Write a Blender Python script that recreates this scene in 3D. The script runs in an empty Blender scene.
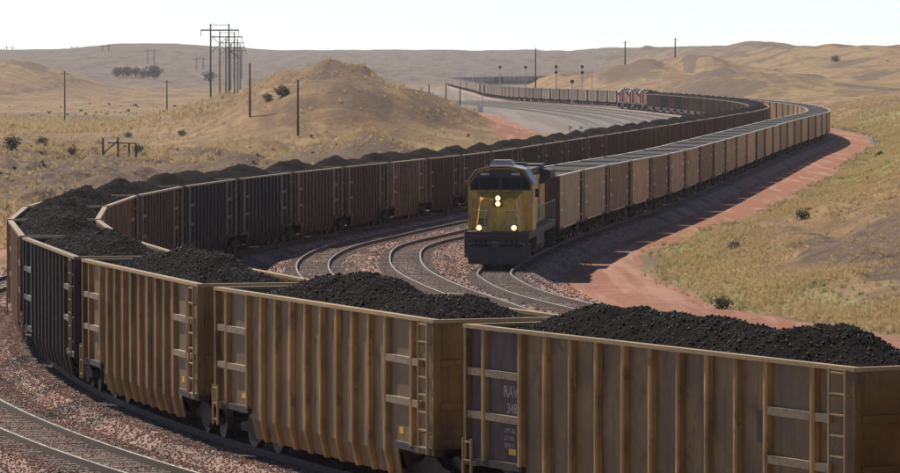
import bpy, math, random
import numpy as np
from mathutils import Vector, Matrix, Euler

R = math.radians
random.seed(7); rng = np.random.default_rng(11)
scene = bpy.context.scene
col = scene.collection

# ------------------------------------------------------------------ camera, sky, sun, exposure
CAM_Z, FPX, HORIZ = 9.25, 4337.0, 64.5          # focal length and horizon row in pixels of a 900 px wide frame
cam = bpy.data.cameras.new('camera'); camo = bpy.data.objects.new('camera', cam); col.objects.link(camo)
cam.sensor_width = 36; cam.lens = FPX / 900 * 36; cam.clip_start = 0.5; cam.clip_end = 30000
camo.location = (0, 0, CAM_Z)
camo.rotation_euler = (R(90) - math.atan((236.5 - HORIZ) / FPX), 0, 0)
scene.camera = camo

SUN_AZ, SUN_EL = R(-33), R(44)                  # azimuth clockwise from +Y (the view direction)
world = bpy.data.worlds.new('World'); scene.world = world; world.use_nodes = True
wn = world.node_tree.nodes; wl = world.node_tree.links; wn.clear()
sky = wn.new('ShaderNodeTexSky'); sky.sky_type = 'NISHITA'; sky.sun_disc = False
sky.sun_elevation = SUN_EL; sky.sun_rotation = SUN_AZ; sky.air_density = 0.66; sky.dust_density = 0.05; sky.ozone_density = 1.0; sky.altitude = 1300
bg = wn.new('ShaderNodeBackground'); bg.inputs['Strength'].default_value = 0.092
wo = wn.new('ShaderNodeOutputWorld'); wl.new(sky.outputs[0], bg.inputs[0]); wl.new(bg.outputs[0], wo.inputs[0])
sun = bpy.data.lights.new('sun', 'SUN'); sun.energy = 5.0; sun.angle = R(0.53); sun.color = (1.0, 0.90, 0.75)
suno = bpy.data.objects.new('sun', sun); col.objects.link(suno)
sd = Vector((math.sin(SUN_AZ) * math.cos(SUN_EL), math.cos(SUN_AZ) * math.cos(SUN_EL), math.sin(SUN_EL)))
suno.rotation_euler = sd.to_track_quat('Z', 'Y').to_euler(); suno.location = (0, 0, 60)
vs = scene.view_settings; vs.view_transform = 'Standard'; vs.look = 'None'; vs.exposure = 0.40; vs.gamma = 1.0
scene.cycles.volume_bounces = 1; scene.cycles.max_bounces = 8

# ------------------------------------------------------------------ node helper
class NT:
    def __init__(s, name):
        s.m = bpy.data.materials.new(name); s.m.use_nodes = True
        s.t = s.m.node_tree; s.n = s.t.nodes; s.l = s.t.links; s.n.clear()
        s.out = s.n.new('ShaderNodeOutputMaterial'); s.b = s.n.new('ShaderNodeBsdfPrincipled')
        s.l.new(s.b.outputs[0], s.out.inputs[0]); s.pos = s.n.new('ShaderNodeNewGeometry').outputs['Position']
        s.oc = s.n.new('ShaderNodeTexCoord').outputs['Object']; s.oi = s.n.new('ShaderNodeObjectInfo')
    def set(s, sock, v):
        if isinstance(v, bpy.types.NodeSocket): s.l.new(v, sock)
        elif isinstance(v, (tuple, list)) and len(v) == 3 and sock.type == 'RGBA': sock.default_value = (*v, 1)
        else: sock.default_value = v
    def noise(s, scale, detail=3, rough=.6, vec=None, sc=None, dist=0):
        n = s.n.new('ShaderNodeTexNoise'); n.inputs['Scale'].default_value = scale; n.inputs['Detail'].default_value = detail
        n.inputs['Roughness'].default_value = rough; n.inputs['Distortion'].default_value = dist
        v = vec or s.pos
        if sc:
            mp = s.n.new('ShaderNodeMapping'); mp.inputs['Scale'].default_value = sc; s.l.new(v, mp.inputs[0]); v = mp.outputs[0]
        s.l.new(v, n.inputs['Vector']); return n.outputs['Fac']
    def vor(s, scale, vec=None, out='Color'):
        n = s.n.new('ShaderNodeTexVoronoi'); n.inputs['Scale'].default_value = scale; s.l.new(vec or s.pos, n.inputs['Vector']); return n.outputs[out]
    def ramp(s, f, lo, hi, a=0., b=1.):
        n = s.n.new('ShaderNodeMapRange'); n.interpolation_type = 'SMOOTHSTEP'
        for i, v in enumerate((f, lo, hi, a, b)): s.set(n.inputs[i], v)
        return n.outputs[0]
    def math(s, op, a, b=0.):
        n = s.n.new('ShaderNodeMath'); n.operation = op; s.set(n.inputs[0], a); s.set(n.inputs[1], b); return n.outputs[0]
    def mix(s, f, a, b, mode='MIX'):
        n = s.n.new('ShaderNodeMix'); n.data_type = 'RGBA'; n.blend_type = mode
        s.set(n.inputs[0], f); s.set(n.inputs[6], a); s.set(n.inputs[7], b); return n.outputs[2]
    def attr(s, name):
        n = s.n.new('ShaderNodeAttribute'); n.attribute_name = name; return n.outputs['Fac']
    def bump(s, h, strength=.5, dist=.02):
        n = s.n.new('ShaderNodeBump'); n.inputs['Strength'].default_value = strength; n.inputs['Distance'].default_value = dist
        s.l.new(h, n.inputs['Height']); s.l.new(n.outputs[0], s.b.inputs['Normal'])
    def fin(s, color, rough=.8, metal=0., spec=None):
        s.set(s.b.inputs['Base Color'], color); s.set(s.b.inputs['Roughness'], rough); s.set(s.b.inputs['Metallic'], metal)
        if spec is not None: s.b.inputs['Specular IOR Level'].default_value = spec
        return s.m

def make_materials():
    M = {}
    # coal-car paint: the object's own colour, dust, streaks of rust and soot
    def paint(name, soot=1.0, worn_lit=0.0):
        t = NT(name); c = t.oi.outputs['Color']; rnd = t.math('MULTIPLY', t.oi.outputs['Random'], 37.)
        cv = t.n.new('ShaderNodeCombineXYZ'); t.l.new(rnd, cv.inputs[0]); va = t.n.new('ShaderNodeVectorMath'); t.l.new(t.oc, va.inputs[0]); t.l.new(cv.outputs[0], va.inputs[1]); v = va.outputs[0]
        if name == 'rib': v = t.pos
        big = t.noise(.7, 4, .6, v); streak = t.noise(3.2, 5, .7, v, (1.6, 1.6, .13)); fine = t.noise(22, 3, .6, v); mid = t.noise(2.4, 6, .7, v, (1, 1, .55))
        lo_, hi_ = ((.86, .83, .8), (1.12, 1.1, 1.06)) if soot < 1 else ((.62, .57, .52), (1.32, 1.27, 1.17))
        c2 = t.mix(t.ramp(big, .3, .75), t.mix(1, c, lo_, 'MULTIPLY'), t.mix(1, c, hi_, 'MULTIPLY'))
        c3 = t.mix(t.ramp(streak, .48, .68, 0, .7 * soot), c2, t.mix(.62, c2, (.03, .024, .019)))
        c4 = t.mix(t.ramp(streak, .2, .42, .35 * soot, 0), c3, (.24, .165, .08))
        c5 = t.mix(t.ramp(fine, .62, .8, 0, .4 * soot), c4, (.10, .05, .025)); c5 = t.mix(t.ramp(mid, .54, .66, 0, .7 * soot), c5, (.075, .036, .02))
        if name == 'rib': c5 = t.mix(1, c5, (1.7, 1.62, 1.45), 'MULTIPLY')  # ribs brightened in colour to look sunlit against the panels
        elif worn_lit: c5 = t.mix(worn_lit, c5, (.50, .36, .19))
        t.bump(t.noise(4, 3, .5, v, (1, 1, .4)), .4, .03)
        M[name] = t.fin(c5, t.ramp(big, .2, .8, .42, .6), 0, .35)
    paint('paint'); paint('rim', worn_lit=.45); paint('rib', worn_lit=.3); paint('tan_paint', soot=.22)
    t = NT('brace'); c = t.mix(.12, t.oi.outputs['Color'], (.5, .47, .42)); n = t.noise(9, 4, .7, t.oc)
    M['brace'] = t.fin(t.mix(t.ramp(n, .45, .7, 0, .6), c, (.09, .06, .04)), .65)
    t = NT('patch_paint'); n = t.noise(1.5, 5, .65, t.oc, (1, 1, .3))
    M['patch'] = t.fin(t.mix(t.ramp(n, .35, .7), (.135, .098, .088), (.07, .052, .047)), .75, 0, .15)
    t = NT('bare_aluminium'); n = t.noise(2.5, 4, .6, t.oc); M['alu'] = t.fin(t.mix(n, (.46, .41, .35), (.30, .27, .235)), .45, .2)
    t = NT('end_gap_shade'); n = t.noise(2, 4, .6, t.oc); M['gap_shade'] = t.fin(t.mix(n, (.10, .075, .055), (.03, .024, .02)), .8)  # shade of the gaps between cars painted into the end sheets
    t = NT('tub_inside'); n = t.noise(2.5, 5, .65, t.oc); M['inside'] = t.fin(t.mix(t.ramp(n, .35, .7), (.105, .09, .075), (.06, .052, .044)), .95, .0, .05)
    t = NT('running_gear'); n = t.noise(6, 4, .6, t.oc); M['gear'] = t.fin(t.mix(t.ramp(n, .35, .7), (.02, .016, .014), (.05, .036, .028)), .75)
    t = NT('wheel_steel'); n = t.noise(8, 3, .6, t.oc); M['wheel'] = t.fin(t.mix(t.ramp(n, .4, .65), (.07, .058, .05), (.03, .024, .02)), .45, .4)
    # coal
    t = NT('coal'); v = t.vor(14, t.oc); n = t.noise(30, 4, .7, t.oc); n2 = t.noise(2.2, 3, .6, t.oc)
    c = t.mix(t.ramp(n2, .3, .7), (.0075, .006, .0055), (.016, .0132, .0115))
    c = t.mix(t.ramp(n, .55, .8, 0, .7), c, (.026, .023, .021))
    t.bump(n, .9, .05); M['coal'] = t.fin(c, 1.0, 0, .06)
    t = NT('coal_lump'); r = t.oi.outputs['Random']; n = t.noise(16, 3, .6, t.oc)
    M['lump'] = t.fin(t.mix(t.ramp(n, .35, .7), (.0075, .006, .0052), (.036, .028, .0225)), t.ramp(n, .3, .7, .45, .95), 0, .3)
    # ballast and ground
    t = NT('ballast'); v = t.vor(16); n = t.noise(.55, 4, .6); n2 = t.noise(26, 3, .7)
    hs = t.n.new('ShaderNodeSeparateColor'); t.l.new(v, hs.inputs[0])
    c = t.mix(hs.outputs[0], (.17, .085, .063), (.40, .245, .188)); c = t.mix(t.ramp(n, .35, .7, 0, .5), c, (.30, .235, .20))
    nc = t.noise(.25, 5, .65); c = t.mix(t.ramp(nc, .46, .66, 0, .75), c, (.055, .042, .037)); t.bump(t.vor(16, out='Distance'), 1., .05); M['ballast'] = t.fin(c, .9)
    t = NT('yard_ballast'); n = t.noise(.6, 4, .6); M['yard_bed'] = t.fin(t.mix(n, (.07, .058, .05), (.13, .108, .095)), .9)
    t = NT('gravel_stone'); r = t.oi.outputs['Random']; n = t.noise(.5, 4, .6)
    c = t.mix(r, (.165, .082, .060), (.41, .248, .188)); nc = t.noise(.25, 5, .65); c = t.mix(t.ramp(n, .35, .7, 0, .4), c, (.29, .20, .165)); c = t.mix(t.ramp(nc, .52, .68, 0, .7), c, (.05, .04, .036)); M['stone'] = t.fin(c, .9)
    t = NT('tie_wood'); n = t.noise(5, 4, .7); M['tie'] = t.fin(t.mix(n, (.05, .04, .032), (.17, .14, .115)), .9)
    t = NT('rail_web'); n = t.noise(6, 4, .6); M['rust'] = t.fin(t.mix(n, (.055, .032, .022), (.12, .075, .05)), .8)
    t = NT('rail_head'); n = t.noise(3, 3, .6); M['steel'] = t.fin(t.mix(n, (.17, .155, .14), (.30, .28, .26)), t.ramp(n, .3, .7, .35, .55), .6)
    # terrain
    t = NT('ground')
    n1 = t.noise(.035, 5, .6); n2 = t.noise(.16, 5, .65); n3 = t.noise(.9, 5, .7); n4 = t.noise(5, 4, .7); n5 = t.noise(30, 3, .7)
    ns = t.noise(.05, 5, .6, sc=(.5, 3.2, 1), dist=.8)
    gold = t.mix(t.ramp(n2, .35, .68), (.265, .17, .08), (.175, .11, .056)); gold = t.mix(t.ramp(ns, .44, .62, 0, .75), gold, (.35, .24, .12))
    gold = t.mix(t.ramp(n3, .48, .72, 0, .7), gold, (.135, .09, .055)); gold = t.mix(t.ramp(n1, .52, .66, 0, .6), gold, (.155, .107, .07))
    nv = t.noise(.10, 5, .65, sc=(1, .10, 1)); nw = t.noise(.55, 5, .7, sc=(1, .08, 1))
    gold = t.mix(t.ramp(nv, .48, .64, 0, .7), gold, (.125, .083, .052)); gold = t.mix(t.ramp(nw, .50, .68, 0, .6), gold, (.105, .078, .05)); gold = t.mix(t.ramp(nw, .26, .42, .55, 0), gold, (.37, .26, .14))
    green = t.mix(t.ramp(n3, .35, .65), (.165, .165, .068), (.28, .245, .11))
    c = t.mix(t.ramp(t.math('ADD', t.attr('green'), t.math('MULTIPLY', t.math('SUBTRACT', n3, .5), .9)), .35, .7), gold, green)
    bare = t.mix(t.ramp(n3, .35, .68), (.16, .108, .072), (.08, .054, .038)); bare = t.mix(t.ramp(n4, .5, .75, 0, .6), bare, (.22, .16, .12)); bare = t.mix(t.ramp(nw, .5, .68, 0, .6), bare, (.09, .065, .05))
    c = t.mix(t.ramp(t.math('ADD', t.attr('far'), t.math('MULTIPLY', t.math('SUBTRACT', n1, .5), .7)), .2, .9, 0, .85), c, t.mix(t.ramp(nv, .4, .65), (.125, .10, .08), (.06, .055, .045)))
    c = t.mix(t.ramp(t.math('ADD', t.attr('bare'), t.math('MULTIPLY', t.math('SUBTRACT', n2, .5), 1.1)), .4, .62), c, bare)
    grey = t.mix(t.ramp(n3, .35, .68), (.215, .18, .155), (.15, .125, .11)); tr = t.noise(.30, 3, .6, sc=(1, .012, 1))
    grey = t.mix(t.ramp(tr, .45, .62, 0, .6), grey, (.27, .235, .205))
    c = t.mix(t.ramp(t.math('ADD', t.attr('yard'), t.math('MULTIPLY', t.math('SUBTRACT', n3, .5), .5)), .4, .6), c, grey)
    dirt = t.mix(t.ramp(n2, .3, .7), (.34, .15, .092), (.26, .112, .07)); dirt = t.mix(t.ramp(n3, .42, .62, 0, .65), dirt, (.22, .105, .068)); dirt = t.mix(t.ramp(n4, .45, .72, 0, .5), dirt, (.40, .235, .165)); dirt = t.mix(t.ramp(n5, .55, .75, 0, .5), dirt, (.20, .10, .07))
    wt = t.noise(.8, 3, .55, sc=(1, .05, 1)); dirt = t.mix(t.ramp(wt, .5, .64, 0, .55), dirt, (.42, .26, .185))
    c = t.mix(t.ramp(t.math('ADD', t.attr('dirt'), t.math('MULTIPLY', t.math('SUBTRACT', n3, .5), .8)), .42, .58), c, dirt)
    vv = t.n.new('ShaderNodeSeparateColor'); t.l.new(t.vor(12), vv.inputs[0])
    grav = t.mix(vv.outputs[0], (.22, .12, .097), (.43, .275, .23)); grav = t.mix(t.ramp(n3, .4, .65, 0, .65), grav, (.31, .225, .19)); grav = t.mix(t.ramp(n2, .5, .7, 0, .45), grav, (.36, .29, .24))
    c = t.mix(t.ramp(t.math('ADD', t.attr('gravel'), t.math('MULTIPLY', t.math('SUBTRACT', n3, .5), .6)), .4, .6), c, grav)
    h = t.math('ADD', t.math('MULTIPLY', n4, .35), t.math('ADD', t.math('MULTIPLY', n5, .08), n3))
    t.bump(h, .8, .35); M['ground'] = t.fin(c, .95, 0, .15)
    # vegetation
    for nm, a, b in (('dry_grass', (.56, .425, .235), (.41, .30, .155)), ('green_grass', (.34, .32, .13), (.21, .21, .08)), ('sage', (.16, .145, .085), (.10, .10, .055)), ('tree_leaf', (.05, .075, .04), (.03, .045, .025))):
        t = NT(nm); M[nm] = t.fin(t.mix(t.oi.outputs['Random'], a, b) if 'grass' in nm else t.mix(t.noise(1.5, 3), a, b), .85, 0, .2)
        tl = t.n.new('ShaderNodeBsdfTranslucent'); ms = t.n.new('ShaderNodeMixShader'); ms.inputs[0].default_value = .45 if 'grass' in nm else .2
        t.l.new(t.b.inputs['Base Color'].links[0].from_socket, tl.inputs[0]); t.l.new(t.b.outputs[0], ms.inputs[1]); t.l.new(tl.outputs[0], ms.inputs[2]); t.l.new(ms.outputs[0], t.out.inputs[0])
    t = NT('bark'); n = t.noise(7, 4, .7, t.oc, (1, 1, .1)); M['wood'] = t.fin(t.mix(n, (.045, .033, .026), (.15, .115, .09)), .9)
    t = NT('galvanised'); n = t.noise(5, 3, .6); M['galv'] = t.fin(t.mix(n, (.42, .42, .42), (.55, .55, .54)), .5, .3)
    t = NT('signal_black'); n = t.noise(5, 3); M['black'] = t.fin(t.mix(n, (.012, .012, .013), (.03, .03, .03)), .5)
    t = NT('white_paint'); n = t.noise(3, 4); M['white'] = t.fin(t.mix(n, (.78, .77, .74), (.6, .58, .55)), .6)
    t = NT('yellow_tape'); n = t.noise(9, 3); M['tape'] = t.fin(t.mix(n, (.75, .42, .03), (.55, .3, .03)), .5)
    t = NT('letter_white'); n = t.noise(12, 4, .6, t.oc); M['letter'] = t.fin(t.mix(t.ramp(n, .4, .6), (.5, .47, .44), (.22, .2, .19)), .7)
    # locomotives
    t = NT('loco_paint'); n = t.noise(1.2, 4, .6, t.oc); n2 = t.noise(4, 4, .7, t.oc, (1, 1, .3)); c = t.oi.outputs['Color']
    c = t.mix(t.ramp(n, .42, .7, 0, .4), c, (.16, .11, .06)); c = t.mix(t.ramp(n2, .48, .68, 0, .6), c, (.06, .043, .03)); M['loco'] = t.fin(c, .42)
    t = NT('loco_grey'); n = t.noise(2, 4, .6, t.oc); M['lgrey'] = t.fin(t.mix(n, (.16, .16, .165), (.28, .275, .27)), .5)
    t = NT('loco_dark'); n = t.noise(3, 4, .6, t.oc); M['ldark'] = t.fin(t.mix(n, (.03, .028, .027), (.075, .065, .06)), .7)
    t = NT('loco_roof'); n = t.noise(2, 4, .6, t.oc); M['lroof'] = t.fin(t.mix(n, (.36, .33, .285), (.25, .23, .20)), .5)
    t = NT('cab_glass'); M['glass'] = t.fin((.012, .016, .028), .08, 0, .6)
    t = NT('red_stripe'); M['red'] = t.fin((.10, .02, .018), .6)
    t = NT('loco_number'); M['number'] = t.fin((.7, .7, .68), .5)
    t = NT('lamp_lit'); e = t.b.inputs['Emission Color']; e.default_value = (1, .62, .22, 1); t.b.inputs['Emission Strength'].default_value = 5; M['lamp'] = t.fin((1, .9, .7), .3)
    t = NT('lamp_halo'); t.b.inputs['Emission Color'].default_value = (1, .42, .08, 1); t.b.inputs['Emission Strength'].default_value = .9; M['halo'] = t.fin((.8, .6, .3), .3)  # added glow for a ring imitating headlight glare
    return M
M = make_materials()

# ------------------------------------------------------------------ mesh helper
class MB:
    def __init__(s): s.v = []; s.f = []; s.mi = []; s.cur = 0
    def add(s, vs_, fs):
        o = len(s.v); s.v += [tuple(p) for p in vs_]; s.f += [tuple(i + o for i in f) for f in fs]; s.mi += [s.cur] * len(fs); return s
    def box(s, x0, x1, y0, y1, z0, z1):
        return s.add([(x, y, z) for x in (x0, x1) for y in (y0, y1) for z in (z0, z1)],
                     [(0, 1, 3, 2), (4, 6, 7, 5), (0, 4, 5, 1), (2, 3, 7, 6), (0, 2, 6, 4), (1, 5, 7, 3)])
    def hull8(s, a, b):            # two quads of 4 points joined
        return s.add(list(a) + list(b), [(3, 2, 1, 0), (4, 5, 6, 7), (0, 1, 5, 4), (1, 2, 6, 5), (2, 3, 7, 6), (3, 0, 4, 7)])
    def prism(s, poly, fn0, fn1):  # polygon extruded: fn(p)->3D
        n = len(poly); return s.add([fn0(p) for p in poly] + [fn1(p) for p in poly],
                                    [tuple(range(n))[::-1], tuple(range(n, 2 * n))] + [(i, (i + 1) % n, n + (i + 1) % n, n + i) for i in range(n)])
    def px(s, poly, x0, x1): return s.prism(poly, lambda p: (x0, p[0], p[1]), lambda p: (x1, p[0], p[1]))
    def py(s, poly, y0, y1): return s.prism(poly, lambda p: (p[0], y0, p[1]), lambda p: (p[0], y1, p[1]))
    def tube(s, p, q, r0, r1=None, n=8):
        p, q = Vector(p), Vector(q); r1 = r0 if r1 is None else r1
        d = (q - p).normalized(); a = d.orthogonal().normalized(); b = d.cross(a)
        c = [(math.cos(2 * math.pi * i / n), math.sin(2 * math.pi * i / n)) for i in range(n)]
        return s.add([p + (a * x + b * y) * r0 for x, y in c] + [q + (a * x + b * y) * r1 for x, y in c],
                     [tuple(range(n))[::-1], tuple(range(n, 2 * n))] + [(i, (i + 1) % n, n + (i + 1) % n, n + i) for i in range(n)])
    def mesh(s, name, mats):
        me = bpy.data.meshes.new(name); me.from_pydata(s.v, [], s.f); me.update()
        for m in (mats if isinstance(mats, (list, tuple)) else [mats]): me.materials.append(m)
        if any(s.mi): me.polygons.foreach_set('material_index', s.mi)
        bm_fix(me); return me
    def build(s, name, mats, parent=None): return obj(name, s.mesh(name, mats), parent)
import bmesh
def bm_fix(me):
    bm = bmesh.new(); bm.from_mesh(me); bmesh.ops.recalc_face_normals(bm, faces=bm.faces); bm.to_mesh(me); bm.free()
def obj(name, me, parent=None):
    o = bpy.data.objects.new(name, me); col.objects.link(o)
    if parent: o.parent = parent
    return o
def tag(o, label=None, cat=None, group=None, kind=None):
    for k, v in (('label', label), ('category', cat), ('group', group), ('kind', kind)):
        if v: o[k] = v
    return o
def empty(name, loc=(0, 0, 0), rot=(0, 0, 0)):
    o = bpy.data.objects.new(name, None); col.objects.link(o); o.location = loc; o.rotation_euler = rot; o.empty_display_size = .5; return o
KIDS = {}
def kids(o):
    return KIDS.get(o.name) or [c for c in bpy.data.objects if c.parent is o]
def copy_tree(o, parent=None, color=None, tree=None):
    c = o.copy(); col.objects.link(c); c.parent = parent
    if color: c.color = color
    for ch in tree[o.name] if tree else []: copy_tree(ch, c, color, tree)
    return c
def tree_of(root):
    tr = {}
    def rec(o):
        tr[o.name] = [c for c in ALLC.get(o.name, [])]
        for c in tr[o.name]: rec(c)
    ALLC = {}
    for c in bpy.data.objects:
        if c.parent: ALLC.setdefault(c.parent.name, []).append(c)
    rec(root); return tr
def smooth(me):
    me.polygons.foreach_set('use_smooth', [True] * len(me.polygons))
ORD = 'first second third fourth fifth sixth seventh eighth ninth tenth eleventh twelfth thirteenth fourteenth fifteenth sixteenth seventeenth eighteenth nineteenth twentieth'.split()
def ordn(n):
    if n <= 20: return ORD[n - 1]
    t = {2: 'twenty', 3: 'thirty', 4: 'forty', 5: 'fifty', 6: 'sixty', 7: 'seventy'}[n // 10]
    return {2: 'twentieth', 3: 'thirtieth', 4: 'fortieth', 5: 'fiftieth', 6: 'sixtieth', 7: 'seventieth'}[n // 10] if n % 10 == 0 else t + '-' + ORD[n % 10 - 1]

# ------------------------------------------------------------------ value noise
def _h(i, j, s):
    n = (i.astype(np.int64) * 374761393 + j.astype(np.int64) * 668265263 + s * 1442695041) & 0x7fffffff
    n = ((n ^ (n >> 13)) * 1274126177) & 0x7fffffff
    return ((n ^ (n >> 16)) & 0xffff) / 65535.0
def vnoise(x, y, s=0):
    x = np.asarray(x, float); y = np.asarray(y, float); i = np.floor(x); j = np.floor(y); u = x - i; v = y - j
    u = u * u * (3 - 2 * u); v = v * v * (3 - 2 * v)
    return (_h(i, j, s) * (1 - u) + _h(i + 1, j, s) * u) * (1 - v) + (_h(i, j + 1, s) * (1 - u) + _h(i + 1, j + 1, s) * u) * v
def fbm(x, y, o=4, s=0):
    r = 0; a = .5
    for k in range(o): r = r + a * (vnoise(x * 2 ** k, y * 2 ** k, s + k) - .5); a *= .5
    return r * 2
def sstep(x, a, b):
    t = np.clip((x - a) / (b - a), 0, 1); return t * t * (3 - 2 * t)

# ------------------------------------------------------------------ tracks in plan (X as a function of distance Y)
def spline(pts):
    P = np.array(sorted(pts, key=lambda p: p[1]), float); y, x = P[:, 1], P[:, 0]
    m = np.gradient(x, y)
    def f(Y):
        Y = np.asarray(Y, float); i = np.clip(np.searchsorted(y, Y) - 1, 0, len(y) - 2); h = y[i + 1] - y[i]; t = (Y - y[i]) / h
        r = (2 * t**3 - 3 * t**2 + 1) * x[i] + (t**3 - 2 * t**2 + t) * h * m[i] + (-2 * t**3 + 3 * t**2) * x[i + 1] + (t**3 - t**2) * h * m[i + 1]
        r = np.where(Y < y[0], x[0] + m[0] * (Y - y[0]), r); return np.where(Y > y[-1], x[-1] + m[-1] * (Y - y[-1]), r)
    return f
A_PTS = [(34.80,43.4),(23.70,54.9),(13.97,67.6),(9.66,74.3),(5.74,81.3),(2.21,88.4),(-.94,95.8),(-3.72,103.3),(-6.14,110.9),(-8.23,118.6),(-10.0,126.4),(-11.49,134.3),
         (-12.71,142.2),(-13.66,150.2),(-14.35,158.1),(-14.8,166.1),(-14.99,174.1),(-14.93,182.1),(-14.63,190.1),(-14.12,198.1),(-13.41,206.1),(-12.54,214),(-11.55,221.9),
         (-10.46,229.9),(-9.33,237.8),(-8.16,245.7),(-6.98,253.6),(-4.68,269.4),(-2.47,285.3),(.83,309.1),(5.24,340.8),(10.75,380.4),(16.26,420),(23.2,470),(30.2,520),(35.7,560),
         (41,600),(45.3,640),(49.3,700),(50.9,770),(50.3,850),(46.8,950),(40.8,1050),(32,1140),(20,1240),(12,1400),(6,1675),(-4,2157)]
B_PTS = [(36,95),(25,112),(18,124),(12,141),(8.5,153),(5.5,166),(3.35,178),(2.25,190),(2.0,196),(2.2,201.7),(2.91,211.7),(3.80,221.6),(4.83,231.6),(5.97,241.5),(7.18,251.4),(9.68,271.3),(13.43,301),
         (18.41,340.7),(24.59,390.3),(30.76,440),(36.95,489.6),(40.81,519.3),(44.9,549),(50.2,592),(53.9,640),(56.5,700),(57.2,772),(56,850),(52.4,950),(44.5,1085),(33.5,1175),(22,1268),(15,1400),(10,1675),(3.5,2040),(1.0,2200)]
Ax, Bx = spline(A_PTS), spline(B_PTS)
C_PTS = [(40,70),(26,90),(14,113),(8,128),(2.5,145),(-1.5,162),(-4.5,180),(-6.2,198),(-6.6,213),(-5.9,229),(-3.4,249),(.84,279)] + [(float(Ax(y)) + 4.3, y) for y in (310, 340, 380, 420, 470, 520, 560)] + [(46.5, 600), (50, 640), (53.2, 700)]
D_PTS = [(44,80),(30,103),(18,122),(10,138),(4.2,155),(1.2,173),(-.25,184),(-1.75,200),(-2.2,213),(-1.9,231),(.7,250),(4.9,279),(9.3,309),(14,340),(20.1,385),(26.5,432)]
Cx, Dx = spline(C_PTS), spline(D_PTS)
ZK = np.array([[40, .18], [70, .15], [130, .05], [200, -.2], [260, -.5], [310, -.88], [420, -.95], [600, -.95], [1100, -1.25], [2200, -1.6], [3000, -1.6]])
_zy = np.arange(0, 3400, 5.0); _zz = np.interp(_zy, ZK[:, 0], ZK[:, 1]); _k = np.ones(9) / 9; _zz = np.convolve(np.pad(_zz, 4, mode='edge'), _k, 'valid')
def zr(Y): return np.interp(Y, _zy, _zz)

class Track:
    def __init__(s, fx, y0, y1, off=0.0, extra=None):
        Y = np.arange(y0, y1, .5) if y1 - y0 < 900 else np.concatenate([np.arange(y0, 500, .5), np.arange(500, y1, 2.)])
        X = fx(Y); P = np.stack([X, Y], 1)
        T = np.gradient(P, axis=0); T /= np.linalg.norm(T, axis=1)[:, None]; N = np.stack([T[:, 1], -T[:, 0]], 1)
        P = P + N * off
        if extra is not None: P = np.concatenate([P, extra])
        T = np.gradient(P, axis=0); T /= np.linalg.norm(T, axis=1)[:, None]; s.N = np.stack([T[:, 1], -T[:, 0]], 1)
        s.P = P; s.s = np.concatenate([[0], np.cumsum(np.linalg.norm(np.diff(P, axis=0), axis=1))]); s.z = zr(P[:, 1])
    def at(s, d): return Vector((np.interp(d, s.s, s.P[:, 0]), np.interp(d, s.s, s.P[:, 1]), np.interp(d, s.s, s.z)))
    def s_of_y(s, y): return float(np.interp(y, s.P[:, 1], s.s))
    def place(s, o, d, half=6.0, flip=False):
        a, b = s.at(d + half), s.at(d - half); u = (a - b)
        o.location = (a + b) / 2; rz = math.atan2(u.y, u.x); pit = -math.asin(u.z / u.length)
        o.rotation_euler = (0, pit, rz) if not flip else (0, -pit, rz + math.pi)
        return o
# far end of the distant train: it turns back to the right behind the hills
ang = np.linspace(0, 1, 60)
_p0 = np.array([1.0, 2200.]); _p1 = np.array([-6., 2330.]); _p2 = np.array([20., 2480.]); _p3 = np.array([86., 2820.])
_bez = ((1 - ang)**3)[:, None] * _p0 + (3 * ang * (1 - ang)**2)[:, None] * _p1 + (3 * ang**2 * (1 - ang))[:, None] * _p2 + (ang**3)[:, None] * _p3
TA = Track(Ax, 45, 1300); TB = Track(Bx, 110, 2200, extra=_bez[1:]); TC = Track(Cx, 85, 690); TD = Track(Dx, 95, 430); TE = Track(Ax, 60, 420, -4.7)

# ------------------------------------------------------------------ terrain height and zones
TOE = np.array([[16.3, 157], [13.4, 166], [10.6, 180], [9.6, 200], [9.7, 215], [10.9, 240], [15.0, 268], [20.8, 305], [27.0, 349], [36.6, 420], [48.6, 520], [58, 592], [63.5, 660], [66, 760], [66, 850], [62, 950], [60, 1100], [70, 1300], [90, 1700], [140, 3000]])
TOE = np.concatenate([[[46, 60], [32, 100], [22, 133]], TOE])
def toe(Y): return np.interp(Y, TOE[:, 1], TOE[:, 0])
LEFT = np.array([[-38, 0], [-26, 100], [-24, 150], [-25, 185], [-21, 220], [-13.5, 260], [-6.5, 310], [2, 370], [9, 430], [9.5, 560], [9, 650], [7, 800], [3, 1000], [-6, 1400], [-22, 2200], [-30, 3000]])
def leftedge(Y): return np.interp(Y, LEFT[:, 1], LEFT[:, 0])
def pxX(px, d): return (px - 450) * d / FPX
def pyZ(py, d): return CAM_Z + (HORIZ - py) * d / FPX
PL = np.array([[0, -.7], [200, -1.0], [300, -1.5], [500, -2.1], [700, -2.7], [1000, -3.8], [1300, -4.7], [1700, -5.4], [2300, -4.6], [3000, -1.0], [3800, 8], [4700, 24], [5200, 25], [7500, 14]])
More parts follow.
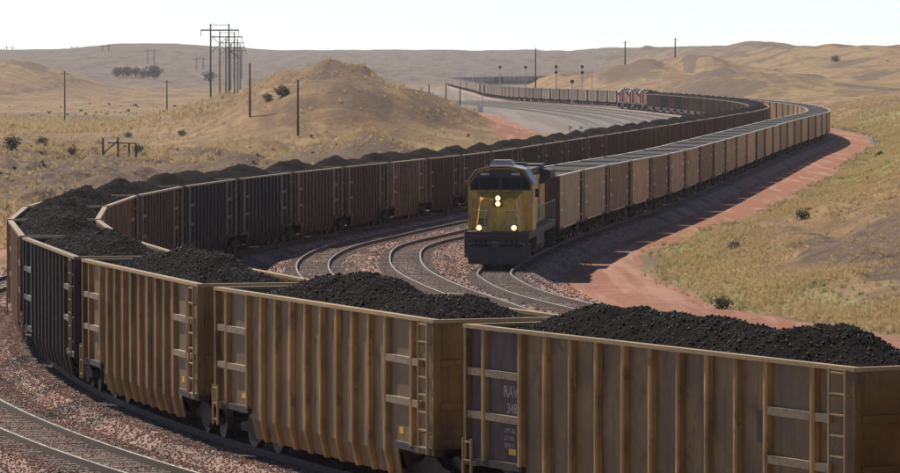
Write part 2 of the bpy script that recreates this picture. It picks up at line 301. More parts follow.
HILLS = [  # crest column, distance, crest row, half width in px, half depth m, base z
    (338, 640, 57, 52, 26, -2.4), (300, 650, 76, 62, 36, -2.4), (420, 640, 103, 60, 24, -2.4), (250, 790, 97, 75, 50, -2.6), (352, 625, 80, 60, 24, -2.4), (462, 622, 126, 36, 14, -2.2),
    (372, 455, 133, 40, 24, -2.0), (318, 440, 150, 30, 20, -2.0),
    (640, 1500, 63, 48, 130, -3), (575, 1600, 73, 40, 120, -3), (735, 1300, 70, 55, 120, -3), (790, 1350, 76, 50, 120, -3), (690, 1900, 56, 46, 200, -3),
    (850, 2000, 50, 72, 320, -3), (745, 3000, 42, 62, 500, -2), (660, 3200, 48, 50, 500, -2), (905, 2200, 46, 70, 320, -3), (800, 2600, 50, 60, 300, -3), (960, 1500, 58, 70, 250, -3), (870, 1300, 86, 60, 130, -3),
    (0, 1900, 62, 60, 220, -5), (150, 4600, 43.5, 55, 500, 22), (60, 4600, 50.5, 80, 500, 22), (-60, 2400, 58, 60, 300, -5)]
def terrain(X, Y):
    X = np.asarray(X, float); Y = np.asarray(Y, float)
    plain = np.interp(Y, PL[:, 1 - 1], PL[:, 1]); k = np.clip(Y / 900, .25, 4)
    px = 450 + X * FPX / np.maximum(Y, 30)
    plain = plain + fbm(X / 60, Y / 110, 4, 3) * .9 * k + fbm(X / 11, Y / 14, 4, 9) * .45
    plain = plain + 1.1 * sstep(Y, 3300, 4600) * (fbm(px / 60, Y / 500, 4, 31) * 2.5)
    # rough spoil ground beyond the left bend
    rough = sstep(-X, 5, 14) * sstep(Y, 225, 260) * (1 - sstep(Y, 520, 640)); plain = plain + rough * (np.abs(fbm(X / 7, Y / 14, 5, 17)) * 3.4 + .3)
    corr = zr(Y) - .6
    L = leftedge(Y); T = toe(Y); bl = np.interp(Y, [0, 300, 700, 1500, 3000], [5, 6, 14, 60, 90])
    w = sstep(X, L - bl, L) * (1 - sstep(Y, 2350, 3000))
    z = plain * (1 - w) + corr * w + fbm(X / 3.1, Y / 4, 3, 5) * .06
    # cut slope right of the dirt road
    u = np.maximum(X - T, 0); sl = np.interp(Y, [100, 180, 240, 320, 420, 700, 1000, 1600], [.12, .17, .24, .38, .5, .36, .16, .06]); hm = np.interp(Y, [100, 180, 260, 400, 600, 900, 1300], [4, 6, 8.5, 10.5, 10, 5, 4])
    rough2 = np.abs(fbm(X / 5, Y / 14, 4, 23)); gully = sstep(u, 3, 9) * (1 - sstep(u, 30, 60))
    z = z + hm * (1 - np.exp(-(u * sl + .012 * u * u * sl) / hm)) * sstep(u, 0, 5) + gully * (fbm(X / 7, Y / 10, 4, 41) * 1.0 - rough2 * 1.1 * sstep(Y, 120, 170) * (1 - sstep(Y, 900, 1200)))
    for cx, d, cy, hw, hd, base in HILLS:
        X0 = pxX(cx, d); W = hw * d / FPX; q = ((X - X0) / W)**2 + ((Y - d) / hd)**2
        top = pyZ(cy, d) - base; g = np.exp(-.5 * np.minimum(q, 40) ** 1.1)
        nz = 1 + (.28 if d > 700 else .13) * fbm(X / (W * .5) + cx, Y / (hd * .5), 4, int(cx) % 50 + 60)
        z = np.maximum(z, z * (1 - g) + g * (base + top * nz)) if d > 700 else z + np.maximum(0, (base + top * nz) - z) * g
    # keep the railway clear of the hills
    for t in (Ax, Bx):
        dd = np.abs(X - t(Y)); w = (1 - sstep(dd, 6, 22)) * (Y < 2250) * (Y > 250); z = np.where(z > corr, z * (1 - w) + corr * w, z)
    return z

def grid_axis():
    u = np.concatenate([np.linspace(-1.1, -.16, 24)[:-1], np.linspace(-.16, .16, 430), np.linspace(.16, 1.1, 24)[1:]])
    d = np.concatenate([np.linspace(6, 60, 16)[:-1], np.exp(np.linspace(math.log(60), math.log(7500), 640))]); return u, d
def build_ground():
    u, d = grid_axis(); U, D = np.meshgrid(u, d); X = U * D; Y = D.copy(); Z = terrain(X, Y)
    nu, nd = len(u), len(d); V = np.stack([X, Y, Z], -1).reshape(-1, 3)
    i = np.arange(nd - 1)[:, None] * nu + np.arange(nu - 1)[None]; F = np.stack([i, i + 1, i + nu + 1, i + nu], -1).reshape(-1, 4)
    me = bpy.data.meshes.new('ground'); me.vertices.add(len(V)); me.vertices.foreach_set('co', V.ravel())
    me.loops.add(F.size); me.polygons.add(len(F)); me.loops.foreach_set('vertex_index', F.ravel().astype(np.int32))
    me.polygons.foreach_set('loop_start', np.arange(0, F.size, 4, dtype=np.int32)); me.update(calc_edges=True); smooth(me)
    x, y = V[:, 0], V[:, 1]; T = toe(y); L = leftedge(y); px = 450 + x * FPX / y
    nz = fbm(x / 6, y / 14, 4, 77) * 3
    gravel = sstep(x, L - 3 + nz, L + 1 + nz) * (1 - sstep(x, Bx(y) + 2.2, Bx(y) + 3.6)) * (1 - sstep(y, 500, 640))
    yard = sstep(x, L - 2, L + 2) * (1 - sstep(x, Bx(y) + 6, Bx(y) + 14)) * sstep(y, 520, 620) * (1 - sstep(y, 2000, 2400))
    dirt = sstep(x, Bx(y) + 1.5, Bx(y) + 3.2) * (1 - sstep(x, T - .6 + nz * .4, T + .8 + nz * .4)) * (1 - sstep(y, 760, 900))
    dirt = np.maximum(dirt, sstep(x, L - 5, L - 2) * (1 - sstep(x, L + 3, L + 8)) * sstep(y, 560, 640) * (1 - sstep(y, 950, 1150)))
    dirt = np.maximum(dirt, .62 * sstep(-x, 17, 21) * (1 - sstep(y, 250, 300)) * sstep(y, 215, 240))
    uu = x - T
    bare = .95 * sstep(-x, 4, 11) * sstep(y, 235, 262) * (1 - sstep(y, 430, 560))
    bare = np.maximum(bare, .9 * sstep(uu, 4.5, 9) * (1 - sstep(y, 205, 240)) * sstep(y, 120, 140))
    bare = np.maximum(bare, .62 * sstep(uu, 11, 15) * sstep(y, 260, 300) * (1 - sstep(y, 380, 420)))
    q = ((px - 372) / 52)**2 + ((y - 455) / 40)**2; bare = np.maximum(bare, np.exp(-q) * 1.1)
    q = ((px - 405) / 70)**2 + ((y - 630) / 30)**2; bare = np.maximum(bare, np.exp(-q) * .62)
    q = ((px - 350) / 90)**2 + ((y - 630) / 50)**2; bare = np.maximum(bare, np.exp(-q) * .62)
    bare = np.maximum(bare, .75 * (y > 1000) * (px > 560) * sstep(fbm(x / 22, y / 95, 4, 71), .02, .22)); bare = np.maximum(bare, .5 * (y > 500) * (px < 240) * sstep(fbm(x / 40, y / 110, 4, 72), .1, .3))
    for cx, dd, wx, wd, a in ((690, 1830, 8, 140, 1.4), (735, 1270, 50, 70, 1.1), (790, 1300, 45, 60, 1.1), (630, 1440, 36, 80, 1.2), (735, 2500, 14, 120, 1.3), (808, 2350, 34, 80, 1.2), (850, 1750, 30, 70, 1.0)):
        bare = np.maximum(bare, a * np.exp(-(((px - cx) / wx)**2 + ((y - dd) / wd)**2)))
    green = .6 * sstep(uu, -.5, 1.5) * (1 - sstep(uu, 3.2, 6.5)) * (y < 300) + .85 * sstep(uu, 0, 2) * (1 - sstep(uu, 10, 20)) * sstep(y, 300, 380) * (1 - sstep(y, 700, 900))
    green = np.maximum(green, .6 * np.exp(-(((y - 900) / 160)**2)) * (px < 170)); green = np.maximum(green, .45 * (fbm(x / 30, y / 60, 3, 91) > .25))
    far = sstep(y, 1500, 3300) * np.where(px > 600, .75, 1); far = np.maximum(far, .75 * np.exp(-((y - 1080 - 40 * np.sin(px / 30)) / 70)**2) * (px < 240))
    for nm, a in (('far', far), ('gravel', gravel), ('yard', yard), ('dirt', dirt), ('bare', bare), ('green', green)):
        at = me.attributes.new(nm, 'FLOAT', 'POINT'); at.data.foreach_set('value', a.astype(np.float32))
    me.materials.append(M['ground']); g = obj('ground', me); tag(g, 'rolling dry grassland with gravel and red dirt', 'ground', kind='structure'); return g
build_ground()

# ------------------------------------------------------------------ railway tracks
BED_TOP = -.19
def sweep(name, T, prof, mats, parent, ymax=None, step=1, mi=None):
    idx = np.arange(0, len(T.P), step)
    if ymax: idx = idx[T.P[idx, 1] < ymax]
    n = len(prof); P = T.P[idx]; N = T.N[idx]; z = T.z[idx]
    V = np.concatenate([np.concatenate([P + N * o, (z + h)[:, None]], 1)[:, None] for o, h in prof], 1).reshape(-1, 3)
    m = len(idx); F = []; I = []
    for j in range(n - 1):
        a = np.arange(m - 1) * n + j; F.append(np.stack([a, a + 1, a + n + 1, a + n], 1)); I += [mi[j] if mi else 0] * (m - 1)
    F = np.concatenate(F); me = bpy.data.meshes.new(name); me.from_pydata(V.tolist(), [], F.tolist())
    for mm in mats: me.materials.append(mm)
    me.polygons.foreach_set('material_index', I); me.update(); bm_fix(me); return obj(name, me, parent)
def build_track(T, label, ties_to=330, bed=2.9, bmat='ballast'):
    t = empty('railway_track'); tag(t, label, 'track', 'railway tracks', kind='structure')
    sweep('ballast_bed', T, [(-bed, -.72), (-1.75, BED_TOP), (0, BED_TOP + .015), (1.75, BED_TOP), (bed, -.72)], [M[bmat]], t)
    for s in (-1, 1):
        c = s * .755
        sweep('rail', T, [(c - .036, -.17), (c - .036, -.004), (c - .03, 0), (c + .03, 0), (c + .036, -.004), (c + .036, -.17)], [M['rust'], M['steel']], t, mi=[0, 1, 1, 1, 0])
    mb = MB(); d = 0.
    smax = T.s_of_y(ties_to)
    while d < smax:
        p = T.at(d); q = T.at(d + .2); u = (q - p).normalized(); n = Vector((u.y, -u.x, 0)); L = 1.3 + random.uniform(-.03, .03); w = .115; zt = BED_TOP + random.uniform(.015, .035)
        a = [p + n * sx * L + u * sy * w + Vector((0, 0, zt - .1)) for sx, sy in ((-1, -1), (1, -1), (1, 1), (-1, 1))]
        mb.hull8(a, [v + Vector((0, 0, .1)) for v in a]); d += .56
    o = mb.build('ties', M['tie'], t); o['kind'] = 'stuff'; return t
build_track(TA, 'track under the long loaded coal train')
build_track(TB, 'track under the yellow locomotive and its tan cars', 300)
build_track(TC, 'empty curved track beside the inner side of the loaded train')
build_track(TD, 'empty curved track just beside the yellow locomotive')
build_track(TE, 'empty track curving outside the bend at the lower left', 230)

for i_, o_ in enumerate((-6, -11, -16, -21, -26)):
    build_track(Track(Ax, 455 if o_ > -20 else 600, 1290, o_), f'{ORD[i_]} yard track counting left from the loaded train, far off', 700, bmat='yard_bed')

# loose ballast stones (real pieces on the near ground)
def surface(X, Y):
    z = terrain(X, Y); zz = zr(Y)
    for f, off in ((Ax, 0), (Bx, 0), (Cx, 0), (Dx, 0), (Ax, -4.7)):
        sl = (f(Y + .5) - f(Y - .5)); d = np.abs(X - f(Y)) / np.sqrt(1 + sl * sl)
        d = np.abs((X - f(Y)) / np.sqrt(1 + sl * sl) - off)
        b = zz + np.where(d < 1.75, BED_TOP + .01, BED_TOP - (d - 1.75) * .461); b = np.where(d < 2.9, b, -99); z = np.maximum(z, b)
    return z
def instancer(name, pts, sizes, kind_mesh, mat, zsq=.7, parent=None, tilt=math.pi, label=None, cat=None):
    me = bpy.data.meshes.new(name); me.vertices.add(len(pts)); me.vertices.foreach_set('co', np.asarray(pts, np.float32).ravel()); me.update()
    a = me.attributes.new('size', 'FLOAT', 'POINT'); a.data.foreach_set('value', np.asarray(sizes, np.float32))
    o = obj(name, me, parent); o['kind'] = 'stuff'
    if label: tag(o, label, cat)
    ng = bpy.data.node_groups.new(name, 'GeometryNodeTree'); ng.interface.new_socket('Geometry', in_out='INPUT', socket_type='NodeSocketGeometry'); ng.interface.new_socket('Geometry', in_out='OUTPUT', socket_type='NodeSocketGeometry')
    N = ng.nodes; gi = N.new('NodeGroupInput'); go = N.new('NodeGroupOutput'); iop = N.new('GeometryNodeInstanceOnPoints'); l = ng.links
    l.new(gi.outputs[0], iop.inputs['Points'])
    if kind_mesh == 'rock':
        ico = N.new('GeometryNodeMeshIcoSphere'); ico.inputs['Radius'].default_value = 1; ico.inputs['Subdivisions'].default_value = 1
        sm = N.new('GeometryNodeSetMaterial'); sm.inputs['Material'].default_value = mat; l.new(ico.outputs[0], sm.inputs[0])
        sh = N.new('GeometryNodeSetShadeSmooth'); sh.inputs['Shade Smooth'].default_value = False; l.new(sm.outputs[0], sh.inputs[0]); l.new(sh.outputs[0], iop.inputs['Instance'])
    else:
        oi = N.new('GeometryNodeObjectInfo'); oi.inputs['Object'].default_value = kind_mesh; oi.inputs['As Instance'].default_value = True; l.new(oi.outputs['Geometry'], iop.inputs['Instance'])
    rv = N.new('FunctionNodeRandomValue'); rv.data_type = 'FLOAT_VECTOR'; rv.inputs[0].default_value = (-tilt, -tilt, 0); rv.inputs[1].default_value = (tilt, tilt, 6.283); l.new(rv.outputs[0], iop.inputs['Rotation'])
    r2 = N.new('FunctionNodeRandomValue'); r2.data_type = 'FLOAT_VECTOR'; r2.inputs[0].default_value = (.7, .7, zsq * .7); r2.inputs[1].default_value = (1.3, 1.3, zsq * 1.3); r2.inputs['Seed'].default_value = 5
    na = N.new('GeometryNodeInputNamedAttribute'); na.data_type = 'FLOAT'; na.inputs[0].default_value = 'size'
    vm = N.new('ShaderNodeVectorMath'); vm.operation = 'SCALE'; l.new(r2.outputs[0], vm.inputs[0]); l.new(na.outputs[0], vm.inputs['Scale']); l.new(vm.outputs[0], iop.inputs['Scale'])
    l.new(iop.outputs[0], go.inputs[0]); md = o.modifiers.new('scatter', 'NODES'); md.node_group = ng; return o
def scatter_ballast():
    P = []; S = []
    for n, y0, y1, x0, x1, s0, s1 in ((240000, 92, 172, -22, 2, .017, .038), (80000, 165, 300, -24, 14, .028, .055)):
        Y = y0 + (y1 - y0) * rng.random(n); X = x0 + (x1 - x0) * rng.random(n)
        k = (np.abs(X / Y) < .112) & (X > leftedge(Y) - 1) & (X < Bx(Y) + 3.5)
        # none where the near train stands in front of it
        X, Y = X[k], Y[k]; Z = surface(X, Y); P.append(np.stack([X, Y, Z + .008], 1)); S.append(s0 + (s1 - s0) * rng.random(len(X))**2)
    instancer('ballast_stones', np.concatenate(P), np.concatenate(S), 'rock', M['stone'], label='loose pink ballast stones between and beside the tracks', cat='gravel')
scatter_ballast()

# ------------------------------------------------------------------ coal cars
HL = 7.41; PITCH = 16.18
RIBS = [6.6] + [5.04 - 1.046 * i for i in range(10)] + [-5.97]
def side_panel(mb, s, low=True):
    mb.box(-7.34, 7.34, s * 1.44, s * 1.475, 1.12 if low else .98, 3.754)
    if not low: return
    mb.hull8([(-4.95, s * 1.44, 1.119), (4.95, s * 1.44, 1.119), (4.95, s * 1.475, 1.119), (-4.95, s * 1.475, 1.119)][::1],
             [(-4.95, s * 1.44, .85), (4.95, s * 1.44, .85), (4.95, s * 1.475, .85), (-4.95, s * 1.475, .85)])
    mb.hull8([(-4.95, s * 1.44, .849), (4.95, s * 1.44, .849), (4.95, s * 1.475, .849), (-4.95, s * 1.475, .849)],
             [(-4.9, s * 1.34, .38), (4.9, s * 1.34, .38), (4.9, s * 1.375, .38), (-4.9, s * 1.375, .38)])
def rib(mb, x, s, low):
    def q(z, y0, y1): return [(x - .085, s * y0, z), (x + .085, s * y0, z), (x + .075, s * (y1 - .012), z), (x, s * y1, z), (x - .075, s * (y1 - .012), z)]
    def loft(a, b):
        n = 5; mb.add(a + b, [tuple(range(n))[::-1], tuple(range(n, 2 * n))] + [(i, (i + 1) % n, n + (i + 1) % n, n + i) for i in range(n)])
    loft(q(3.75, 1.474, 1.585), q(.86 if low else 1.08, 1.474, 1.585))
    if low: loft(q(.859, 1.473, 1.584), q(.36, 1.375, 1.46))
def rim(mb):
    for s in (-1, 1):
        mb.box(-HL, HL, s * 1.435, s * 1.615, 3.755, 3.83)
        mb.box(s * 7.27, s * HL, -1.434, 1.434, 3.757, 3.828)
def end_sheet(mb, e):
    mb.box(e * 7.28, e * 7.335, -1.438, 1.438, 1.12, 3.754)
    for z in (1.2, 1.95, 2.85): mb.box(e * 7.336, e * 7.405, -1.42, 1.42, z, z + .13)
    for s in (-1, 1): mb.box(e * 7.30, e * 7.409, s * 1.44, s * 1.598, .98, 3.752)
def tub(mb):
    for s in (-1, 1):
        mb.hull8([(s * 7.27, -1.43, 2.5), (s * 7.27, 1.43, 2.5), (s * 7.27, 1.43, 2.44), (s * 7.27, -1.43, 2.44)], [(s * 4.9, -1.43, .98), (s * 4.9, 1.43, .98), (s * 4.9, 1.43, .92), (s * 4.9, -1.43, .92)])
        mb.hull8([(s * 4.93, -1.43, .95), (s * 4.93, 1.43, .95), (s * 4.9, 1.43, .95), (s * 4.9, -1.43, .95)], [(s * 4.6, -1.1, .43), (s * 4.6, 1.1, .43), (s * 4.57, 1.1, .43), (s * 4.57, -1.1, .43)])
        mb.box(s * 4.96, s * 7.42, -1.36, -1.56, .97, 1.118); mb.box(s * 4.96, s * 7.42, 1.36, 1.56, .97, 1.118)
    mb.box(-4.6, 4.6, -1.1, 1.1, .40, .45)
    mb.box(-7.9, 7.9, -.2, .2, .82, 1.1); mb.box(-4.55, 4.55, -.2, .2, .46, 1.1)
    for s in (-1, 1): mb.box(s * 5.6, s * 6.1, -1.4, 1.4, .9, 1.02)
def tub_floor(mb):
    for s in (-1, 1): mb.hull8([(s * 7.26, -1.43, 3.72), (s * 7.26, 1.43, 3.72), (s * 7.26, 1.43, 3.68), (s * 7.26, -1.43, 3.68)], [(s * 4.4, -1.43, 3.78), (s * 4.4, 1.43, 3.78), (s * 4.4, 1.43, 3.74), (s * 4.4, -1.43, 3.74)])
    mb.box(-4.39, 4.39, -1.43, 1.43, 3.74, 3.78)
    for i in range(7):
        x = -4.2 + i * 1.4; mb.py([(x - .5, .979), (x + .5, .979), (x, .45)], -1.2, 1.2)
def ladder(mb, x0, x1, s, z0=1.0, z1=3.78, n=8, y=1.64):
    for x in (x0, x1): mb.box(x - .02, x + .02, s * y, s * (y + .045), z0, z1)
    for i in range(n):
        z = z0 + .12 + (z1 - z0 - .2) * i / (n - 1); mb.box(x0, x1, s * (y + .01), s * (y + .04), z, z + .03)
    for z in (z0 + .4, z1 - .5): mb.box(x0 - .015, x0 + .015, s * 1.475, s * y, z, z + .05); mb.box(x1 - .015, x1 + .015, s * 1.475, s * y, z, z + .05)
def wheel_mb(mb, x, y, r=.457, n=18):
    s = 1 if y > 0 else -1
    mb.tube((x, y - .065 * s, r), (x, y + .065 * s, r), r, n=n); mb.tube((x, y - .09 * s, r), (x, y - .066 * s, r), r + .028, n=n); mb.tube((x, y + .065 * s, r), (x, y + .12 * s, r), .12, n=10)
def frame_mb(mb, x, ax=(-.89, .89)):
    a, b = ax[0], ax[-1]
    for s in (-1, 1):
        prof = [(x + a - .25, .40), (x + a - .25, .60), (x + a + .2, .66), (x - .3, .82), (x + .3, .82), (x + b - .2, .66), (x + b + .25, .60), (x + b + .25, .40), (x + b - .3, .42), (x + .28, .22), (x - .28, .22), (x + a + .3, .42)]
        mb.py(prof, s * .93, s * 1.06)
    mb.box(x - .2, x + .2, -.925, .925, .45, .80)
def coupler_mb(mb, e):
    mb.box(e * 7.4, e * 7.95, -.07, .07, .80, .96); mb.hull8([(e * 7.92, -.12, .72), (e * 7.92, .12, .72), (e * 7.92, .12, 1.02), (e * 7.92, -.12, 1.02)], [(e * 8.08, -.05, .74), (e * 8.08, .14, .74), (e * 8.08, .14, 1.0), (e * 8.08, -.05, 1.0)])

CARP = {}
def car_lod1():
    r = empty('coal_car'); P, G = M['paint'], M['gear']
    for s in (1, -1):
        m = MB(); side_panel(m, s); m.build('side_panel', P, r)
        rb = {}
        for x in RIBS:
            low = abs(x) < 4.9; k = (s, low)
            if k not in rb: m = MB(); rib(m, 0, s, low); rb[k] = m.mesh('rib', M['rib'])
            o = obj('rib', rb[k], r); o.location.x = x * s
        bm_ = {}
        for z in (2.80, 1.92):
            for x0, x1 in ((5.13, 6.51), (6.69, 7.28), (-5.88, -4.46), (-6.5, -6.06)):
                m = MB(); m.box(x0, x1, s * 1.476, s * 1.575, z, z + .15); o = m.build('brace', M['brace'], r)
                if s < 0: o.scale.x = -1
        m = MB(); ladder(m, -7.2 * s, -6.68 * s, s); m.build('ladder', M['rim'], r)
        m = MB(); ladder(m, 6.95 * s, 7.3 * s, s, .55, 1.5, 3); m.build('step_ladder', M['rim'], r)
        m = MB(); m.box(-5.3 * s, -5.05 * s, s * 1.476, s * 1.482, 1.28, 1.42); m.build('reflector_or_halo', M['tape'], r)
        m = MB(); m.box(5.35 * s, 5.65 * s, s * 1.477, s * 1.484, 1.28, 1.40); m.build('reflector_or_halo', M['tape'], r)
    m = MB(); rim(m); m.build('top_rim', M['rim'], r)
    for e in (1, -1):
        m = MB(); end_sheet(m, e); m.build('end_sheet', P, r)
        m = MB(); coupler_mb(m, e); m.build('coupler', G, r)
        m = MB(); frame_mb(m, 5.85 * e); t = m.build('truck', G, r)
        for ax in (-.89, .89):
            for y in (-.755, .755):
                m = MB(); wheel_mb(m, 5.85 * e + ax, y); m.build('wheel', M['wheel'], t)
            m = MB(); m.tube((5.85 * e + ax, -.7, .457), (5.85 * e + ax, .7, .457), .09); m.build('axle', G, t)
    m = MB(); tub(m); m.build('underframe', G, r)
    return r
def car_lod2(loaded):
    r = empty('coal_car'); P = M['paint']
    for s in (1, -1):
        m = MB(); side_panel(m, s, loaded); m.build('side_panel', P if loaded else M['tan_paint'], r)
    m = MB()
    for s in (1, -1):
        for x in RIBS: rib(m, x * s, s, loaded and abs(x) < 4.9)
        for z in (2.8, 1.92):
            for x0, x1 in ((5.13, 6.51), (-5.88, -4.46)): m.box(x0 * s, x1 * s, s * 1.476, s * 1.575, z, z + .15)
    o = m.build('ribs', P if loaded else M['tan_paint'], r); o['kind'] = 'stuff'
    m = MB(); rim(m); m.build('top_rim', M['rim'] if loaded else M['alu'], r)
    for s in (1, -1): m = MB(); ladder(m, -7.2 * s, -6.68 * s, s); m.build('ladder', M['rim'], r)
    for e in (1, -1):
        m = MB(); end_sheet(m, e); m.build('end_sheet', P if loaded else M['gap_shade'], r)
        m = MB(); frame_mb(m, 5.85 * e); t = m.build('truck', M['gear'], r)
        [(lambda m: (wheel_mb(m, 5.85 * e + a, y, n=14), m.build('wheel', M['wheel'], t)))(MB()) for a in (-.89, .89) for y in (-.755, .755)]
    m = MB(); tub(m); coupler_mb(m, 1); coupler_mb(m, -1); m.build('underframe', M['gear'], r)
    if not loaded: m = MB(); tub_floor(m); m.build('raised_floor', M['inside'], r)  # floor raised flush with the rim so the empty tops catch the sun
    return r
def car_lod3(loaded):
    m = MB()
    for s in (1, -1):
        m.cur = 0; side_panel(m, s, loaded)
        for x in RIBS: rib(m, x * s, s, False)
        m.cur = 0 if loaded else 4; end_sheet(m, s)
    m.cur = 1; rim(m); m.cur = 3; tub(m); m.cur = 2; (None if loaded else tub_floor(m)); m.cur = 3
    for e in (1, -1): frame_mb(m, 5.85 * e); [wheel_mb(m, 5.85 * e + a, y, n=10) for a in (-.89, .89) for y in (-.755, .755)]
    return m.build('coal_car', [M['paint'] if loaded else M['tan_paint'], M['rim'] if loaded else M['alu'], M['gear'] if loaded else M['inside'], M['gear'], M['gap_shade']])

def heap_mesh(nx, ny, seed, crest):
    x = np.linspace(-7.25, 7.25, nx); y = np.linspace(-1.43, 1.43, ny); X, Y = np.meshgrid(x, y, indexing='ij')
    E = sstep(X, -7.9, -3.9 + .5 * math.sin(seed)) * (1 - sstep(X, 3.7 + .6 * math.cos(seed * 2), 7.9))
    wav = 1 + .16 * np.sin(X * .75 + seed * 1.7) + .35 * fbm(X / 2.2 + seed * 9, Y / 1.6, 3, 7)
    Z = 3.53 + E * crest * wav * (1 - np.abs(Y / 1.47)**1.7) + .10 * (1 - np.abs(Y / 1.45)) + fbm(X * 1.7 + seed, Y * 1.7, 3, seed) * .11 + fbm(X * 6 + seed, Y * 6, 3, seed + 5) * .06
    V = np.stack([X, Y, Z], -1).reshape(-1, 3); i = np.arange(nx - 1)[:, None] * ny + np.arange(ny - 1)[None]
    F = np.stack([i, i + ny, i + ny + 1, i + 1], -1).reshape(-1, 4); me = bpy.data.meshes.new('coal_heap'); me.from_pydata(V.tolist(), [], F.tolist()); me.materials.append(M['coal']); me.update()
    return me, V, Z
HEAPS = []
for sd_ in range(4):
    hi, V, Z = heap_mesh(180, 40, sd_ + 1, (.62, .54, .68, .58)[sd_]); lo, _, _ = heap_mesh(60, 14, sd_ + 1, (.62, .54, .68, .58)[sd_]); smooth(lo)
    n = 9000; k = rng.integers(0, len(V), n); P_ = V[k] + np.stack([rng.uniform(-.04, .04, n), rng.uniform(-.03, .03, n), rng.uniform(-.005, .02, n)], 1)
    P_[:, 1] = np.clip(P_[:, 1], -1.38, 1.38); HEAPS.append((hi, lo, P_, .009 + .027 * rng.random(n)**3))
def heap(k, T, d, label, near, group):
    hi, lo, P_, S_ = HEAPS[k % 4]
    o = obj('coal_heap', hi if near else lo); T.place(o, d); tag(o, label, 'coal', group)
    if near: instancer('coal_lumps', P_, S_, 'rock', M['lump'], .8, o)
    return o

BROWN = [(.19, .122, .048, 1), (.195, .125, .048, 1), (.175, .110, .046, 1), (.022, .023, .026, 1), (.125, .068, .038, 1), (.14, .08, .045, 1), (.13, .075, .042, 1), (.125, .078, .05, 1),
         (.026, .026, .029, 1), (.028, .028, .03, 1), (.135, .082, .055, 1), (.11, .068, .048, 1), (.27, .18, .115, 1), (.105, .06, .04, 1), (.13, .078, .055, 1), (.12, .07, .05, 1), (.10, .06, .045, 1)]
CNAME = ['golden brown', 'golden brown', 'mid brown', 'black', 'dark brown', 'brown', 'brown', 'brown', 'black', 'black', 'brown', 'dark brown', 'light tan', 'dark brown', 'brown', 'brown', 'dark brown']
NEARLAB = ['golden brown coal car nearest the camera, grey lettered panel beside its coupling', 'golden brown coal car next ahead of the nearest car',
           'mid brown coal car coupled to the black car', 'black ribbed coal car at the left, beside the mid brown one',
           'dark brown coal car at the far left edge of the bend', 'brown coal car seen end on at the turn of the bend, heaped full']
sA0 = TA.s_of_y(420) - 342.36
P1 = car_lod1(); T1 = tree_of(P1); P2 = car_lod2(True); T2 = tree_of(P2); P3 = car_lod3(True)
first = {1: True, 2: True, 3: True}
def put_car(lod, T, d, color, label, group, P, TR):
    key = (lod, id(P)); src = P
    if key not in CARP:
        CARP[key] = 1; o = P
        o.color = color
        def rec(q):
            for c in (TR[q.name] if TR else []): c.color = color; rec(c)
        rec(o)
    else: o = copy_tree(P, None, color, TR)
    T.place(o, d); tag(o, label, 'coal car', group); return o
s_loco_end = TA.s_of_y(983.)
nA = int((s_loco_end - sA0 - 8) // PITCH) + 1
s_last = sA0 + (nA - 1) * PITCH
GA = 'loaded coal cars of the near train'
for k in range(-1, nA):
    d = sA0 + k * PITCH; y = TA.at(d).y
    if k < len(BROWN): c, cn = BROWN[max(k, 0)], CNAME[max(k, 0)]
    else:
        j = random.choice([4, 5, 6, 7, 10, 11, 13, 14, 15, 16, 8, 3]); c, cn = BROWN[j], CNAME[j]
    jt = random.uniform(.92, 1.08); c = tuple(v * jt for v in c[:3]) + (1,)
    if k == -1: lab = 'brown coal car coupled behind the nearest one at the right edge'
    elif k < 6: lab = NEARLAB[k]
    elif y < 600: lab = f'{cn} loaded coal car, {ordn(k - 5)} past the left bend'
    else: lab = f'{cn} loaded coal car, {ordn(nA - k)} behind the orange locomotives'
    lod = 1 if k < 7 else (2 if y < 400 else 3)
    o = put_car(lod, TA, d, c, lab, GA, (P1, P2, P3)[lod - 1], (T1, T2, None)[lod - 1])
    if k == 0: CAR0 = o
    hl = lab.replace(' loaded coal car', ' car').replace('coal car', 'car').split(' with')[0].split(', grey')[0].split(', heaped')[0]
    heap(k + 2, TA, d, 'black coal in the ' + hl, k < 8, 'coal loads of the near train')
# lettering and patch on the nearest car
def lettering(txt, parent, x, z, size, y=1.486):
    cu = bpy.data.curves.new('lettering', 'FONT'); cu.body = txt; cu.size = size; cu.align_x = 'LEFT'; cu.extrude = .001; cu.materials.append(M['letter'])
    o_ = bpy.data.objects.new('lettering', cu); col.objects.link(o_); bpy.context.view_layer.update(); me = bpy.data.meshes.new_from_object(o_.evaluated_get(bpy.context.evaluated_depsgraph_get())); bpy.data.objects.remove(o_); o = obj('lettering', me); o.parent = parent; o.location = (x, y, z); o.rotation_euler = (R(90), 0, R(180)); return o
m = MB(); m.box(5.118, 6.52, 1.4755, 1.481, 1.14, 3.75); o = m.build('patch_panel', M['patch'], CAR0); o['label'] = 'dark grey lettered panel'
m = MB(); m.box(6.68, 7.29, 1.4755, 1.481, 1.14, 3.75); o = m.build('patch_panel', M['patch'], CAR0)
lettering('RAW', CAR0, 5.87, 2.44, .33); lettering('348', CAR0, 5.72, 2.12, .28)
for i, tx in enumerate(('LMT 286', 'LD 240', 'NEW 9')): lettering(tx, CAR0, 5.82, 1.72 - i * .15, .13)
m = MB(); m.box(-4.14, -3.96, 1.476, 1.483, 2.25, 2.85); o = m.build('placard', M['black'], CAR0)

